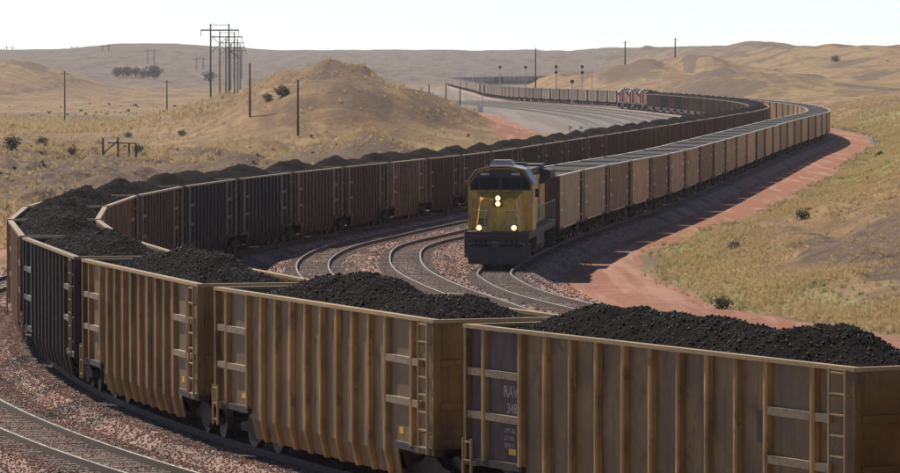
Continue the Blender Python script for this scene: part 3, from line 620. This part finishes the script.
# the tan train behind the yellow locomotive
P2B = car_lod2(False); T2B = tree_of(P2B); P3B = car_lod3(False)
sB0 = TB.s_of_y(201.7)
k = 0; d = sB0 + 30.47; ns = TB.s[-1] - 10
i1 = i2 = i3 = None
GB = 'tan cars of the train behind the yellow locomotive'
while d < ns:
    p = TB.at(d); y = p.y; b = random.uniform(.80, 1.14); w = random.uniform(-.02, .02)
    c = ((.74 + w) * b, .535 * b, .345 * b, 1)
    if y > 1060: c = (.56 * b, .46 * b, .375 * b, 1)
    if k in (2, 4, 7): c = (.46, .315, .20, 1)
    if k > 70 and random.random() < .12: c = (.13, .08, .06, 1)
    if y < 620: lab = f'{ordn(k + 1)} tan coal car behind the yellow locomotive'
    elif y < 1060: i1 = k + 1 if i1 is None else i1; lab, grp = f'{ordn(k + 2 - i1)} tan coal car past the right bend, seen above the dark train', 'tan cars past the right bend'
    elif y < 2200: i2 = k + 1 if i2 is None else i2; lab, grp = f'{ordn(k + 2 - i2)} small pale car counting left from the orange locomotives', 'pale cars of the distant line'
    else: i3 = k + 1 if i3 is None else i3; lab, grp = f'{ordn(k + 2 - i3)} tiny car counting from the far left bend on the farthest leg', 'tiny cars on the farthest leg'
    if y < 620: grp = GB
    lod = 2 if y < 400 else 3
    put_car(lod, TB, d, c, lab, grp, P2B if lod == 2 else P3B, T2B if lod == 2 else None)
    d += PITCH; k += 1

# ------------------------------------------------------------------ locomotives
def build_loco(color, lit):
    r = empty('locomotive'); Y, G, D = M['loco'], M['lgrey'], M['ldark']
    def part(name, mat, fn, parent=r):
        m = MB(); fn(m); o = m.build(name, mat, parent); o.color = color; return o
    part('frame', D, lambda m: m.box(-10.6, 10.2, -1.5, 1.5, 1.28, 1.62))
    for s in (-1, 1): part('sill_stripe', M['red'], lambda m: m.box(-10.5, 10.1, s * 1.502, s * 1.515, 1.48, 1.60))
    for e in (1, -1):
        part('pilot', D, lambda m: (m.box(e * 10.2, e * 10.42, -1.5, 1.5, .62, 1.66), m.box(e * 9.75, e * 10.19, -1.53, -1.05, .45, .60), m.box(e * 9.75, e * 10.19, 1.05, 1.53, .45, .60), m.box(e * 9.75, e * 10.19, -1.53, -1.05, .85, .93), m.box(e * 9.75, e * 10.19, 1.05, 1.53, .85, .93)))
        part('plow', D, lambda m: (m.hull8([(e * 10.43, -1.45, .95), (e * 10.43, 0, .95), (e * 10.43, 0, .16), (e * 10.43, -1.3, .16)], [(e * 10.52, -1.45, .95), (e * 10.72, 0, .95), (e * 11.0, 0, .16), (e * 10.56, -1.3, .16)]),
                                   m.hull8([(e * 10.43, 1.45, .95), (e * 10.43, 0.001, .95), (e * 10.43, 0.001, .16), (e * 10.43, 1.3, .16)], [(e * 10.52, 1.45, .95), (e * 10.72, 0.001, .95), (e * 11.0, 0.001, .16), (e * 10.56, 1.3, .16)])))
        part('coupler', D, lambda m: (m.box(e * 10.42, e * 11.0, -.09, .09, .97, 1.16), m.box(e * 10.95, e * 11.15, -.14, .16, .94, 1.2)))
        part('stripe_plate', M['red'], lambda m: m.box(e * 10.425, e * 10.445, -1.42, 1.42, 1.50, 1.60))
    # nose with sloped face and chamfered sides
    def nose(m):
        a = [(9.75, -1.0, 1.63), (9.75, 1.0, 1.63), (9.42, .80, 3.12), (9.42, -.80, 3.12)]
        b = [(7.9, -1.2, 1.63), (7.9, 1.2, 1.63), (7.9, 1.08, 3.50), (7.9, -1.08, 3.50)]
        m.hull8(a, b)
    ns_ = part('nose', Y, nose)
    part('nose_door', Y, lambda m: m.hull8([(9.77, -.36, 1.7), (9.77, .36, 1.7), (9.53, .36, 2.78), (9.53, -.36, 2.78)], [(9.70, -.36, 1.7), (9.70, .36, 1.7), (9.45, .36, 2.78), (9.45, -.36, 2.78)]), ns_)
    hh = part('headlight', D, lambda m: m.box(9.36, 9.56, -.19, .19, 2.80, 3.34))
    for z in (2.94, 3.20): part('headlight_lens', M['lamp'] if lit else M['galv'], lambda m: m.tube((9.575, 0, z), (9.60, 0, z), .085, n=14), hh); part('reflector_or_halo', M['halo'] if lit else M['galv'], lambda m: m.tube((9.55, 0, z), (9.574, 0, z), .125, n=14), hh)  # outer ring, when lit, is an added glow standing in for glare
    cp = [(-1.53, 1.63), (1.53, 1.63), (1.53, 3.80), (1.12, 4.42), (.45, 4.58), (-.45, 4.58), (-1.12, 4.42), (-1.53, 3.80)]
    cab = part('cab', Y, lambda m: m.px(cp, 5.2, 7.95))
    ro = [(-1.60, 3.78), (-1.16, 4.46), (-.47, 4.63), (.47, 4.63), (1.16, 4.46), (1.60, 3.78), (1.62, 3.83), (1.18, 4.53), (.48, 4.71), (-.48, 4.71), (-1.18, 4.53), (-1.62, 3.83)]
    def roofm(m):
        for i in range(5): m.px([ro[i], ro[i + 1], ro[10 - i], ro[11 - i]], 5.1, 8.22)
    part('cab_roof', M['lroof'], roofm)
    part('windshield_frame', D, lambda m: m.px([(-1.44, 3.53), (1.44, 3.53), (1.44, 3.86), (1.09, 4.36), (.43, 4.52), (-.43, 4.52), (-1.09, 4.36), (-1.44, 3.86)], 7.952, 7.975), cab)
    for s in (-1, 1):
        part('windshield', M['glass'], lambda m: m.px([(s * .07, 3.60), (s * 1.36, 3.60), (s * 1.36, 3.84), (s * 1.15, 4.10), (s * .07, 4.16)], 7.977, 7.99), cab)
        part('side_window', M['glass'], lambda m: (m.box(5.5, 6.35, s * 1.531, s * 1.545, 2.95, 3.65), m.box(6.5, 7.35, s * 1.531, s * 1.545, 2.95, 3.65)), cab)
        part('number_board', M['black'], lambda m: m.hull8([(7.98, s * .50, 4.22), (7.98, s * 1.0, 4.22), (7.98, s * 1.0, 4.38), (7.98, s * .50, 4.38)], [(8.02, s * .50, 4.22), (8.02, s * 1.0, 4.22), (8.02, s * 1.0, 4.38), (8.02, s * .50, 4.38)]), cab)
        nb = part('number', M['number'], lambda m: [m.box(8.021, 8.026, s * (.54 + .105 * i), s * (.54 + .105 * i + .07), 4.25, 4.35) for i in range(4)], cab)
        dl = part('ditch_light', D, lambda m: m.box(10.22, 10.42, s * .68, s * .96, 1.67, 1.99))
        part('lens', M['lamp'] if lit else M['galv'], lambda m: m.tube((10.445, s * .82, 1.84), (10.47, s * .82, 1.84), .088, n=14), dl); part('reflector_or_halo', M['halo'] if lit else M['galv'], lambda m: m.tube((10.42, s * .82, 1.84), (10.444, s * .82, 1.84), .135, n=14), dl)  # ditch lights carry the same added glare ring
        def rail(m):
            pts = [(10.33, s * .42, 1.66), (10.33, s * .42, 2.62), (10.33, s * .98, 2.62), (10.33, s * 1.46, 1.95), (10.33, s * 1.46, 1.2)]
            for a, b in zip(pts, pts[1:]): m.tube(a, b, .022, n=6)
        part('front_handrail', M['lgrey'], rail)
        def srail(m):
            m.tube((-10.2, s * 1.47, 2.62), (4.9, s * 1.47, 2.62), .022, n=6)
            for i in range(9): m.tube((-10.2 + i * 1.88, s * 1.47, 1.62), (-10.2 + i * 1.88, s * 1.47, 2.62), .022, n=6)
        part('side_handrail', M['lgrey'], srail)
        part('mirror', M['black'], lambda m: m.box(7.3, 7.34, s * 1.6, s * 1.78, 3.2, 3.6))
        part('radiator_wing', D, lambda m: m.px([(s * 1.0, 3.5), (s * 1.5, 3.8), (s * 1.5, 4.2), (s * 1.0, 4.32)], -10.2, -6.2))
    part('anticlimber', D, lambda m: m.box(10.421, 10.62, -1.25, 1.25, 1.40, 1.49))
    for y in (-.95, -.72, -.5, .5, .72, .95): part('air_hose', M['black'], lambda m: (m.tube((10.43, y, 1.25), (10.6, y, 1.0), .035, n=6), m.tube((10.6, y, 1.0), (10.58, y * .95, .62), .035, n=6)))
    part('coupling_lever', M['lgrey'], lambda m: (m.tube((10.5, -1.3, 1.12), (10.5, 1.3, 1.12), .02, n=6), m.tube((10.5, -1.3, 1.12), (10.5, -1.3, .9), .02, n=6), m.tube((10.5, 1.3, 1.12), (10.5, 1.3, .9), .02, n=6)))
    for s in (-1, 1):
        part('step_well', M['lgrey'], lambda m: [m.box(9.72, 10.2, s * 1.2, s * 1.545, z, z + .04) for z in (.46, .75, 1.04, 1.33)])
        part('cab_front_grab', M['galv'], lambda m: (m.tube((8.0, s * 1.35, 2.0), (8.0, s * 1.35, 3.3), .018, n=6), m.tube((9.85, s * .62, 1.8), (9.62, s * .55, 2.7), .018, n=6)))
        part('wiper', M['black'], lambda m: m.tube((8.0, s * .7, 4.15), (8.0, s * .45, 3.7), .014, n=5), cab)
        part('windshield_pillar', D, lambda m: m.box(7.99, 8.005, s * .98, s * 1.03, 3.58, 4.1), cab)
        part('sand_hatch', Y, lambda m: m.box(9.3, 9.46, s * .42, s * .72, 3.13, 3.2), ns_)
    part('nose_grille', D, lambda m: [m.box(9.64 - (z - 2.0) * .22, 9.705 - (z - 2.0) * .22, -.9, -.5, z, z + .05) for z in (1.9, 2.0, 2.1, 2.2)], ns_)
    hood = part('long_hood', Y, lambda m: (m.box(-10.0, 2.0, -.98, .98, 1.63, 4.05), m.box(2.001, 5.19, -1.3, 1.3, 1.63, 4.12)))
    part('hood_top', D, lambda m: (m.box(-10.0, 5.19, -.95, .95, 4.13, 4.40), m.box(-9.9, -6.4, -1.0, 1.0, 4.401, 4.5), m.box(-3.6, -2.0, -.5, .5, 4.41, 4.66), m.box(2.6, 4.8, -.8, .8, 4.41, 4.62)))
    for i in range(6):
        for s in (-1, 1): part('hood_door', D if i % 3 == 0 else Y, lambda m: m.box(-5.8 + i * 1.25, -4.75 + i * 1.25, s * .981, s * .995, 1.85, 3.8), hood)
    part('air_conditioner', M['lroof'], lambda m: m.hull8([(5.7, -.55, 4.712), (7.3, -.55, 4.712), (7.3, .55, 4.712), (5.7, .55, 4.712)], [(5.85, -.42, 4.95), (7.15, -.42, 4.95), (7.15, .42, 4.95), (5.85, .42, 4.95)]))
    part('horn', M['galv'], lambda m: [m.tube((4.9, y, 4.72), (5.35, y, 4.75), .03, .07) for y in (-.2, 0, .2)])
    part('fuel_tank', D, lambda m: m.px([(-1.4, .75), (-1.1, .36), (1.1, .36), (1.4, .75), (1.4, 1.27), (-1.4, 1.27)], -2.9, 2.9))
    for e in (1, -1):
        ax = (-2.0, 0, 2.0)
        t = part('truck', D, lambda m: frame_mb(m, 6.7 * e, ax))
        for a in ax:
            for y in (-.755, .755): part('wheel', M['wheel'], lambda m: wheel_mb(m, 6.7 * e + a, y, .53), t)
    return r
YEL = (.70, .40, .04, 1); ORA = (.34, .08, .028, 1)
L1 = build_loco(YEL, True); TB.place(L1, sB0 + 11.3, 6.7, flip=True)
tag(L1, 'yellow locomotive with lit headlights leading the tan cars', 'locomotive')
L2 = build_loco(ORA, False); TL2 = tree_of(L2)
for i in range(3):
    o = L2 if i == 0 else copy_tree(L2, None, ORA, TL2)
    TA.place(o, s_last + 8.1 + 11.2 + 22.5 * i, 6.7)
    tag(o, ('rearmost of three orange locomotives, coupled to the coal cars', 'middle one of the three orange locomotives', 'foremost of three orange locomotives, beside the pale cars')[i], 'locomotive', 'orange locomotives far down the line')

# ------------------------------------------------------------------ poles, towers, signals
def gz(x, y): return float(terrain(np.array([x]), np.array([y]))[0])
def hit(px, py, d0=120, d1=6000):
    d = np.exp(np.linspace(math.log(d0), math.log(d1), 4000)); x = (px - 450) * d / FPX; z = CAM_Z + (HORIZ - py) * d / FPX
    k = np.nonzero(terrain(x, d) >= z)[0]; i = k[0] if len(k) else len(d) - 1; return float(x[i]), float(d[i])
def utility_pole(px, d, ytop, label, arm=True, group='utility poles on the plain', lean=0.0):
    x = pxX(px, d); z0 = gz(x, d); h = pyZ(ytop, d) - z0; r = empty('utility_pole', (x, d, z0)); tag(r, label, 'utility pole', group); k = max(1.0, d / 900)
    m = MB(); m.tube((0, 0, -.5), (lean, 0, h), .17 * k, .11 * k, 10); m.build('pole', M['wood'], r)
    if arm:
        m = MB(); m.box(-1.2, 1.2, -.06, .06, h - .75, h - .62); m.build('crossarm', M['wood'], r)
        for xx in (-1.05, -.5, .5, 1.05): m = MB(); m.tube((xx, 0, h - .62), (xx, 0, h - .44), .045, .03, 6); m.build('insulator', M['galv'], r)
    return r
utility_pole(65, 1000, 71, 'tall wooden utility pole standing alone on the plain near the left edge')
utility_pole(167, 1300, 80, 'short wooden utility pole with crossarm left of the tall towers')
utility_pole(250, 600, 63, 'dark bare wooden pole just left of the brown mound', False)
utility_pole(298, 575, 80, 'slim wooden pole standing on the slope of the brown mound', False)
utility_pole(535.5, 1450, 48, 'tall lone pole behind the distant line of cars')
utility_pole(625, 1560, 41, 'utility pole on the left shoulder of the right hills')
utility_pole(675, 1950, 38, 'utility pole on the hill crest by the dark gully')
for px_, d_, yt, w in ((429, 1150, 84, 'leftmost'), (446, 1000, 83, 'middle'), (460, 900, 87, 'rightmost')):
    utility_pole(px_, d_, yt, f'{w} of three short posts at the yard edge right of the mound', False, 'posts along the yard edge')
def h_frame(px, d, ytop, gap, label, group, brace=True):
    x = pxX(px, d); z0 = gz(x, d); h = pyZ(ytop, d) - z0; r = empty('transmission_tower', (x, d, z0), (0, 0, R(8))); tag(r, label, 'transmission tower', group); k = min(1.5, max(1.0, d / 1500))
    for s in (-1, 1):
        m = MB(); m.tube((s * gap / 2, 0, -2), (s * gap / 2, 0, h), .30 * k, .20 * k, 10); m.build('pole', M['wood'], r)
    W = gap * 1.05
    m = MB(); m.box(-W, W, -.14 * k, .14 * k, h - 2.0, h - 1.6); m.build('crossarm', M['wood'], r)
    m = MB(); m.box(-gap / 2, gap / 2, -.06 * k, .06 * k, h - .45, h - .3); m.build('tie_bar', M['wood'], r)
    if brace:
        for s in (-1, 1):
            m = MB(); m.tube((s * gap / 2, .15 * s, h - 3.2), (-s * gap / 2, .15 * s, h - 8.5), .09 * k, n=6); m.build('cross_brace', M['wood'], r)
            m = MB(); m.tube((s * W * .98, 0, h - 2), (s * W * .98, 0, h - 3.6), .08 * k, n=6); m.build('insulator', M['black'], r)
        m = MB(); m.tube((0, 0, h - 2), (0, 0, h - 3.6), .08 * k, n=6); m.build('insulator', M['black'], r)
for i, (px_, d_, yt) in enumerate(((220, 1250, 24), (227.3, 1560, 32), (232, 1950, 39), (235.5, 2400, 44), (238, 2950, 48))):
    h_frame(px_, d_, yt, 5.3, f'{ordn(i + 1)} nearest wooden twin-pole transmission tower in the row left of the mound', 'row of transmission towers')
for i, (px_, d_, yt) in enumerate(((10, 4300, 46), (38, 4350, 50), (75, 4400, 46), (106, 4000, 44.5), (151, 3700, 49), (200, 3500, 57))):
    h_frame(px_, d_, yt, 5.6, f'{ordn(i + 1)} from the left of the faint towers along the far ridge', 'faint towers along the far ridge', False)
def signal_mast(px, d, ytop, heads, label):
    x = pxX(px, d); z0 = gz(x, d); h = pyZ(ytop, d) - z0; r = empty('signal_mast', (x, d, z0)); tag(r, label, 'signal mast', 'railway signals over the far line')
    m = MB(); m.tube((0, 0, -.5), (0, 0, h), .13, .1, 8); m.box(-.4, .4, -.3, .3, 0, 1.2); m.build('mast', M['galv'], r)
    for i in range(heads):
        z = h - .7 - i * 1.75
        m = MB(); m.tube((0, -.14, z), (0, -.2, z), .50, n=20); hd = m.build('signal_head', M['black'], r)
        m = MB()
        for zz in (.27, 0, -.27): m.tube((0, -.201, z + zz), (0, -.45, z + zz), .11, .12, 10)
        m.build('hood', M['black'], hd)
    m = MB(); m.tube((.3, .25, 0), (.3, .25, h - 1.8), .03, n=5); m.tube((-.1, .25, 0), (-.1, .25, h - 1.8), .03, n=5)
    for q in range(9): m.tube((-.1, .25, .4 + q * .55), (.3, .25, .4 + q * .55), .02, n=5)
    m.build('ladder', M['galv'], r)
for px_, d_, yt, n_, lb in ((500, 1420, 65, 1, 'leftmost black signal above the distant line of cars'), (525.5, 1400, 65, 1, 'second black signal from the left above the distant cars'), (556, 1350, 64.5, 2, 'two-headed black signal right of the tall lone pole'),
                            (582, 1330, 64.5, 2, 'two-headed black signal in front of the brown hill, rightmost'), (572, 1150, 79, 1, 'low black signal just above the pale cars')):
    signal_mast(px_, d_, yt, n_, lb)
for px_, d_, yt, lb in ((482.5, 1010, 75, 'slim pale pole rising from the yard beside a white box'), (592, 1060, 70, 'slim pale pole left of the orange locomotives')):
    x = pxX(px_, d_); z0 = gz(x, d_); r = empty('antenna_pole', (x, d_, z0)); tag(r, lb, 'pole'); h = pyZ(yt, d_) - z0
    m = MB(); m.tube((0, 0, 0), (0, 0, h), .1, .06, 8); m.build('pole', M['galv'], r); m = MB(); m.box(-.25, .25, -.25, .25, 0, .3); m.build('footing', M['white'], r)
x, d_ = pxX(480, 1000), 1000.; r = empty('equipment_cabinet', (x, d_, gz(x, d_))); tag(r, 'white equipment cabinet at the foot of a slim yard pole', 'cabinet')
m = MB(); m.box(-.6, .6, -.4, .4, 0, 1.5); m.build('cabinet', M['white'], r); m = MB(); m.box(-.66, .66, -.46, .46, 1.501, 1.58); m.build('lid', M['galv'], r); m = MB(); m.box(-.5, .5, -.43, -.401, .1, 1.4); m.build('door', M['white'], r)
for px_, py_, lb in ((570, 131, 'left one of two white switch markers in the yard'), (581, 132, 'right one of two white switch markers in the yard')):
    d_ = 640.; x = pxX(px_, d_); r = empty('switch_stand', (x, d_, gz(x, d_))); tag(r, lb, 'switch stand', 'white switch markers in the yard')
    m = MB(); m.tube((0, 0, 0), (0, 0, 1.3), .05); m.box(-.25, .25, -.2, .2, 0, .25); m.build('stand', M['galv'], r)
    m = MB(); m.py([(-.35, 1.2), (.05, 1.2), (.4, 1.45), (.05, 1.7), (-.35, 1.7), (-.1, 1.45)], -.02, .02); m.build('target', M['white'], r)
# wooden fence brace on the near left plain
x, d_ = hit(112, 156); r = empty('fence_brace', (x, d_, 0)); tag(r, 'weathered wooden fence brace with a diagonal rail on the left', 'fence'); s_ = d_ / FPX
fx = [(-9 * s_, 1.9), (6 * s_, 2.0), (17 * s_, 1.6), (24 * s_, 1.5)]
for xx, hh in fx:
    z0 = gz(x + xx, d_); m = MB(); m.tube((xx, 0, z0 - .4), (xx, 0, z0 + hh), .12, .10, 8); m.build('post', M['wood'], r)
z0 = gz(x, d_)
m = MB(); m.tube((-9 * s_, 0, z0 + .2), (6 * s_, 0, z0 + 1.6), .08, n=7); m.build('diagonal_rail', M['wood'], r)
m = MB(); m.tube((-4 * s_, -.05, z0 + 1.35), (24 * s_, -.05, z0 + 1.3), .07, n=7); m.build('top_rail', M['wood'], r)

# ------------------------------------------------------------------ vegetation
def tuft(name, n, h, spread, w, mat):
    v = []; f = []
    for i in range(n):
        a = random.uniform(0, 6.28); r0 = random.uniform(0, .25); t = random.uniform(.25, 1) * spread; hh = h * random.uniform(.6, 1.1); b = a + random.uniform(-.6, .6)
        c = (math.cos(a) * r0, math.sin(a) * r0); p = (-math.sin(a) * w, math.cos(a) * w)
        k = len(v); v += [(c[0] - p[0], c[1] - p[1], -.05), (c[0] + p[0], c[1] + p[1], -.05), (c[0] + math.cos(b) * t + p[0] * .5, c[1] + math.sin(b) * t + p[1] * .5, hh * .75), (c[0] + math.cos(b) * t * 1.5, c[1] + math.sin(b) * t * 1.5, hh)]
        f += [(k, k + 1, k + 2), (k, k + 2, k + 3)]
    me = bpy.data.meshes.new(name); me.from_pydata(v, [], f); me.materials.append(mat); return bpy.data.objects.new(name, me)
def leaf_ball(n, mat, rx=.5, rz=.5, leaf=.12, name='foliage'):
    v = []; f = []
    for i in range(n):
        d = Vector((random.gauss(0, 1), random.gauss(0, 1), random.gauss(0, 1))).normalized(); r = random.random()**.4 * (1 + .35 * math.sin(d.x * 5 + d.z * 3) * math.cos(d.y * 4))
        c = Vector((d.x * rx, d.y * rx, rz + d.z * rz)) * 1.0; c = Vector((c.x * r, c.y * r, rz + (c.z - rz) * r)); a = Vector((random.gauss(0, 1), random.gauss(0, 1), random.gauss(0, 1))).normalized(); b = a.orthogonal().normalized(); s = leaf * random.uniform(.5, 1.2)
        k = len(v); v += [c - a * s, c + b * s * .5, c + a * s, c - b * s * .5]; f.append((k, k + 1, k + 2, k + 3))
    me = bpy.data.meshes.new(name); me.from_pydata(v, [], f); me.materials.append(mat); return me
def in_view(X, Y): return np.abs(X / Y) < .115
def veg(name, n, y0, y1, fx0, fx1, keep, src, smin, smax, label, seed):
    g = np.random.default_rng(seed); Y = np.exp(math.log(y0) + g.random(n) * math.log(y1 / y0)); X = fx0(Y) + (fx1(Y) - fx0(Y)) * g.random(n)
    k = in_view(X, Y) & (keep(X, Y) > g.random(n)); X, Y = X[k], Y[k]; Z = terrain(X, Y)
    S = (smin + (smax - smin) * g.random(len(X))**2) * np.clip(Y / 400, 1, 2.2)
    instancer(name, np.stack([X, Y, Z], 1), S, src, None, 1.0, tilt=.18, label=label, cat='grass')
gd = tuft('dry_tuft', 14, 1.0, .45, .045, M['dry_grass']); gg = tuft('green_tuft', 14, 1.0, .5, .05, M['green_grass'])
sg = bpy.data.objects.new('scrub_clump', leaf_ball(70, M['sage'], .55, .4, .22, 'scrub_clump'))
vis = lambda Y: .115 * Y
def k_hill(X, Y):
    u = X - toe(Y); nz = fbm(X / 4, Y / 9, 3, 77)
    return sstep(u, .3, 2) * (.45 + .9 * nz) * sstep(fbm(X / 9, Y / 22, 3, 19), -.5, -.1) * np.where(Y < 235, 1 - .85 * sstep(u, 5, 9), 1)
def k_green(X, Y):
    u = X - toe(Y); nz = fbm(X / 3, Y / 7, 3, 55) + .15
    return sstep(u, -.6, .8) * (1 - sstep(u, 3, 7 + 8 * sstep(Y, 300, 400))) * np.clip(.12 + 1.3 * nz, 0, 1)
veg('dry_grass', 170000, 140, 900, toe, lambda Y: np.minimum(toe(Y) + 45, np.maximum(vis(Y), toe(Y) + 1)), k_hill, gd, .10, .27, 'dry golden grass on the cut slope beside the dirt road', 1)
veg('green_grass', 40000, 140, 800, lambda Y: toe(Y) - 1, lambda Y: toe(Y) + 14, k_green, gg, .10, .27, 'green grass along the foot of the cut slope', 2)
def k_left(X, Y):
    return (X < leftedge(Y) - 4) * np.clip(.4 + 1.2 * fbm(X / 14, Y / 30, 3, 15), 0, 1) * np.where((Y < 430), .35, 1) * np.where((Y > 560) & (Y < 720), .12, 1)
veg('plain_grass', 110000, 240, 1100, lambda Y: -vis(Y), lambda Y: leftedge(Y), k_left, gd, .2, .5, 'tufts of dry grass on the left plain and mound', 3)
veg('scrub', 6000, 240, 1500, lambda Y: -vis(Y), lambda Y: leftedge(Y), lambda X, Y: k_left(X, Y) * (.2 + .8 * (fbm(X / 9, Y / 25, 3, 61) > .1)) * np.where(Y < 430, 2.6, 1), sg, .14, .45, 'low dark scrub scattered over the left plain', 4)
veg('hill_scrub', 450, 160, 3000, toe, lambda Y: np.maximum(vis(Y), toe(Y) + 2), lambda X, Y: sstep(X - toe(Y), 2, 5) * np.clip(fbm(X / 12, Y / 30, 3, 44) * 2.2, 0, 1) * .5, sg, .2, .6, 'low dark scrub dotted over the right slope', 5)
SH = [leaf_ball(420, M['sage'], .5, .42, .085, 'shrub_foliage') for _ in range(3)]
for i, (px_, py_, s_, lb) in enumerate(((803, 219, .75, 'dark green bush alone in the golden grass of the right slope'), (735, 249, .6, 'small green bush low on the right slope above the dirt road'), (722, 309, .7, 'low green bush at the foot of the right slope near the coal'),
                            (72, 155, 1.3, 'dark shrub left of the wooden fence brace'), (12, 148, 1.7, 'broad shrub on the plain at the left edge'), (42, 146, 1.4, 'shrub on the plain between the edge and the fence brace'), (128, 138, 1.3, 'shrub just behind the wooden fence brace'),
                            (138, 153, 1.1, 'shrub right of the wooden fence brace'), (182, 136, 1.2, 'shrub on the plain below the short utility pole'), (283, 96, 1.9, 'dark bush on the left shoulder of the brown mound'), (268, 101, 1.4, 'smaller dark bush on the left shoulder of the mound'),
                            (835, 62, 3.4, 'dark bush on the crest of the right hills'))):
    x, d_ = hit(px_, py_); r = empty('shrub', (x, d_, gz(x, d_) - .05), (0, 0, i * 1.3)); r.scale = (s_ * 1.15, s_ * 1.15, s_ * .95); tag(r, lb, 'shrub', 'shrubs in the grass')
    obj('foliage', SH[i % 3], r); m = MB()
    for q in range(4): m.tube((0, 0, -.1), (.25 * math.cos(q * 1.6), .25 * math.sin(q * 1.6), .5), .03, .012, 5)
    m.build('stem', M['wood'], r)
TF = [leaf_ball(500, M['tree_leaf'], .5, .42, .09, 'tree_crown') for _ in range(3)]
for i, (px_, py_, s_, lb) in enumerate(((118, 77, 12, 'leftmost tree of the dark clump on the far plain'), (127, 77, 13, 'second tree from the left of the far dark clump'), (136, 77, 12, 'third tree from the left of the far dark clump'), (144, 78, 10, 'fourth tree from the left of the far dark clump'), (154, 79, 17, 'roundest and rightmost tree of the far dark clump'), (209.5, 82, 13, 'dark round tree behind the transmission towers'))):
    x, d_ = hit(px_, py_, 1200); r = empty('tree', (x, d_, gz(x, d_)), (0, 0, i * 2.1)); tag(r, lb, 'tree', 'far dark trees on the plain'); s_ *= d_ / 4600
    c = obj('crown', TF[i % 3], r); c.scale = (s_ * 1.1, s_ * 1.1, s_ * .9); c.location.z = s_ * .1
    m = MB(); m.tube((0, 0, -.5), (0, 0, s_ * .5), s_ * .05, s_ * .02, 8)
    for q in range(5): m.tube((0, 0, s_ * (.15 + .06 * q)), (s_ * .3 * math.cos(q * 1.3), s_ * .3 * math.sin(q * 1.3), s_ * (.4 + .05 * q)), s_ * .02, s_ * .006, 5)
    m.build('trunk', M['wood'], r)

# ------------------------------------------------------------------ haze
t = bpy.data.materials.new('haze'); t.use_nodes = True; n = t.node_tree.nodes; n.clear(); ov = n.new('ShaderNodeOutputMaterial'); pv = n.new('ShaderNodeVolumePrincipled')
pv.inputs['Color'].default_value = (.80, .79, .86, 1); pv.inputs['Density'].default_value = 5.0e-5; pv.inputs['Anisotropy'].default_value = .3; t.node_tree.links.new(pv.outputs[0], ov.inputs['Volume'])
m = MB(); m.box(-8700, 8700, -150, 7800, -16, 75); o = m.build('haze', t); o['kind'] = 'stuff'; o['label'] = 'thin pale haze over the whole plain'
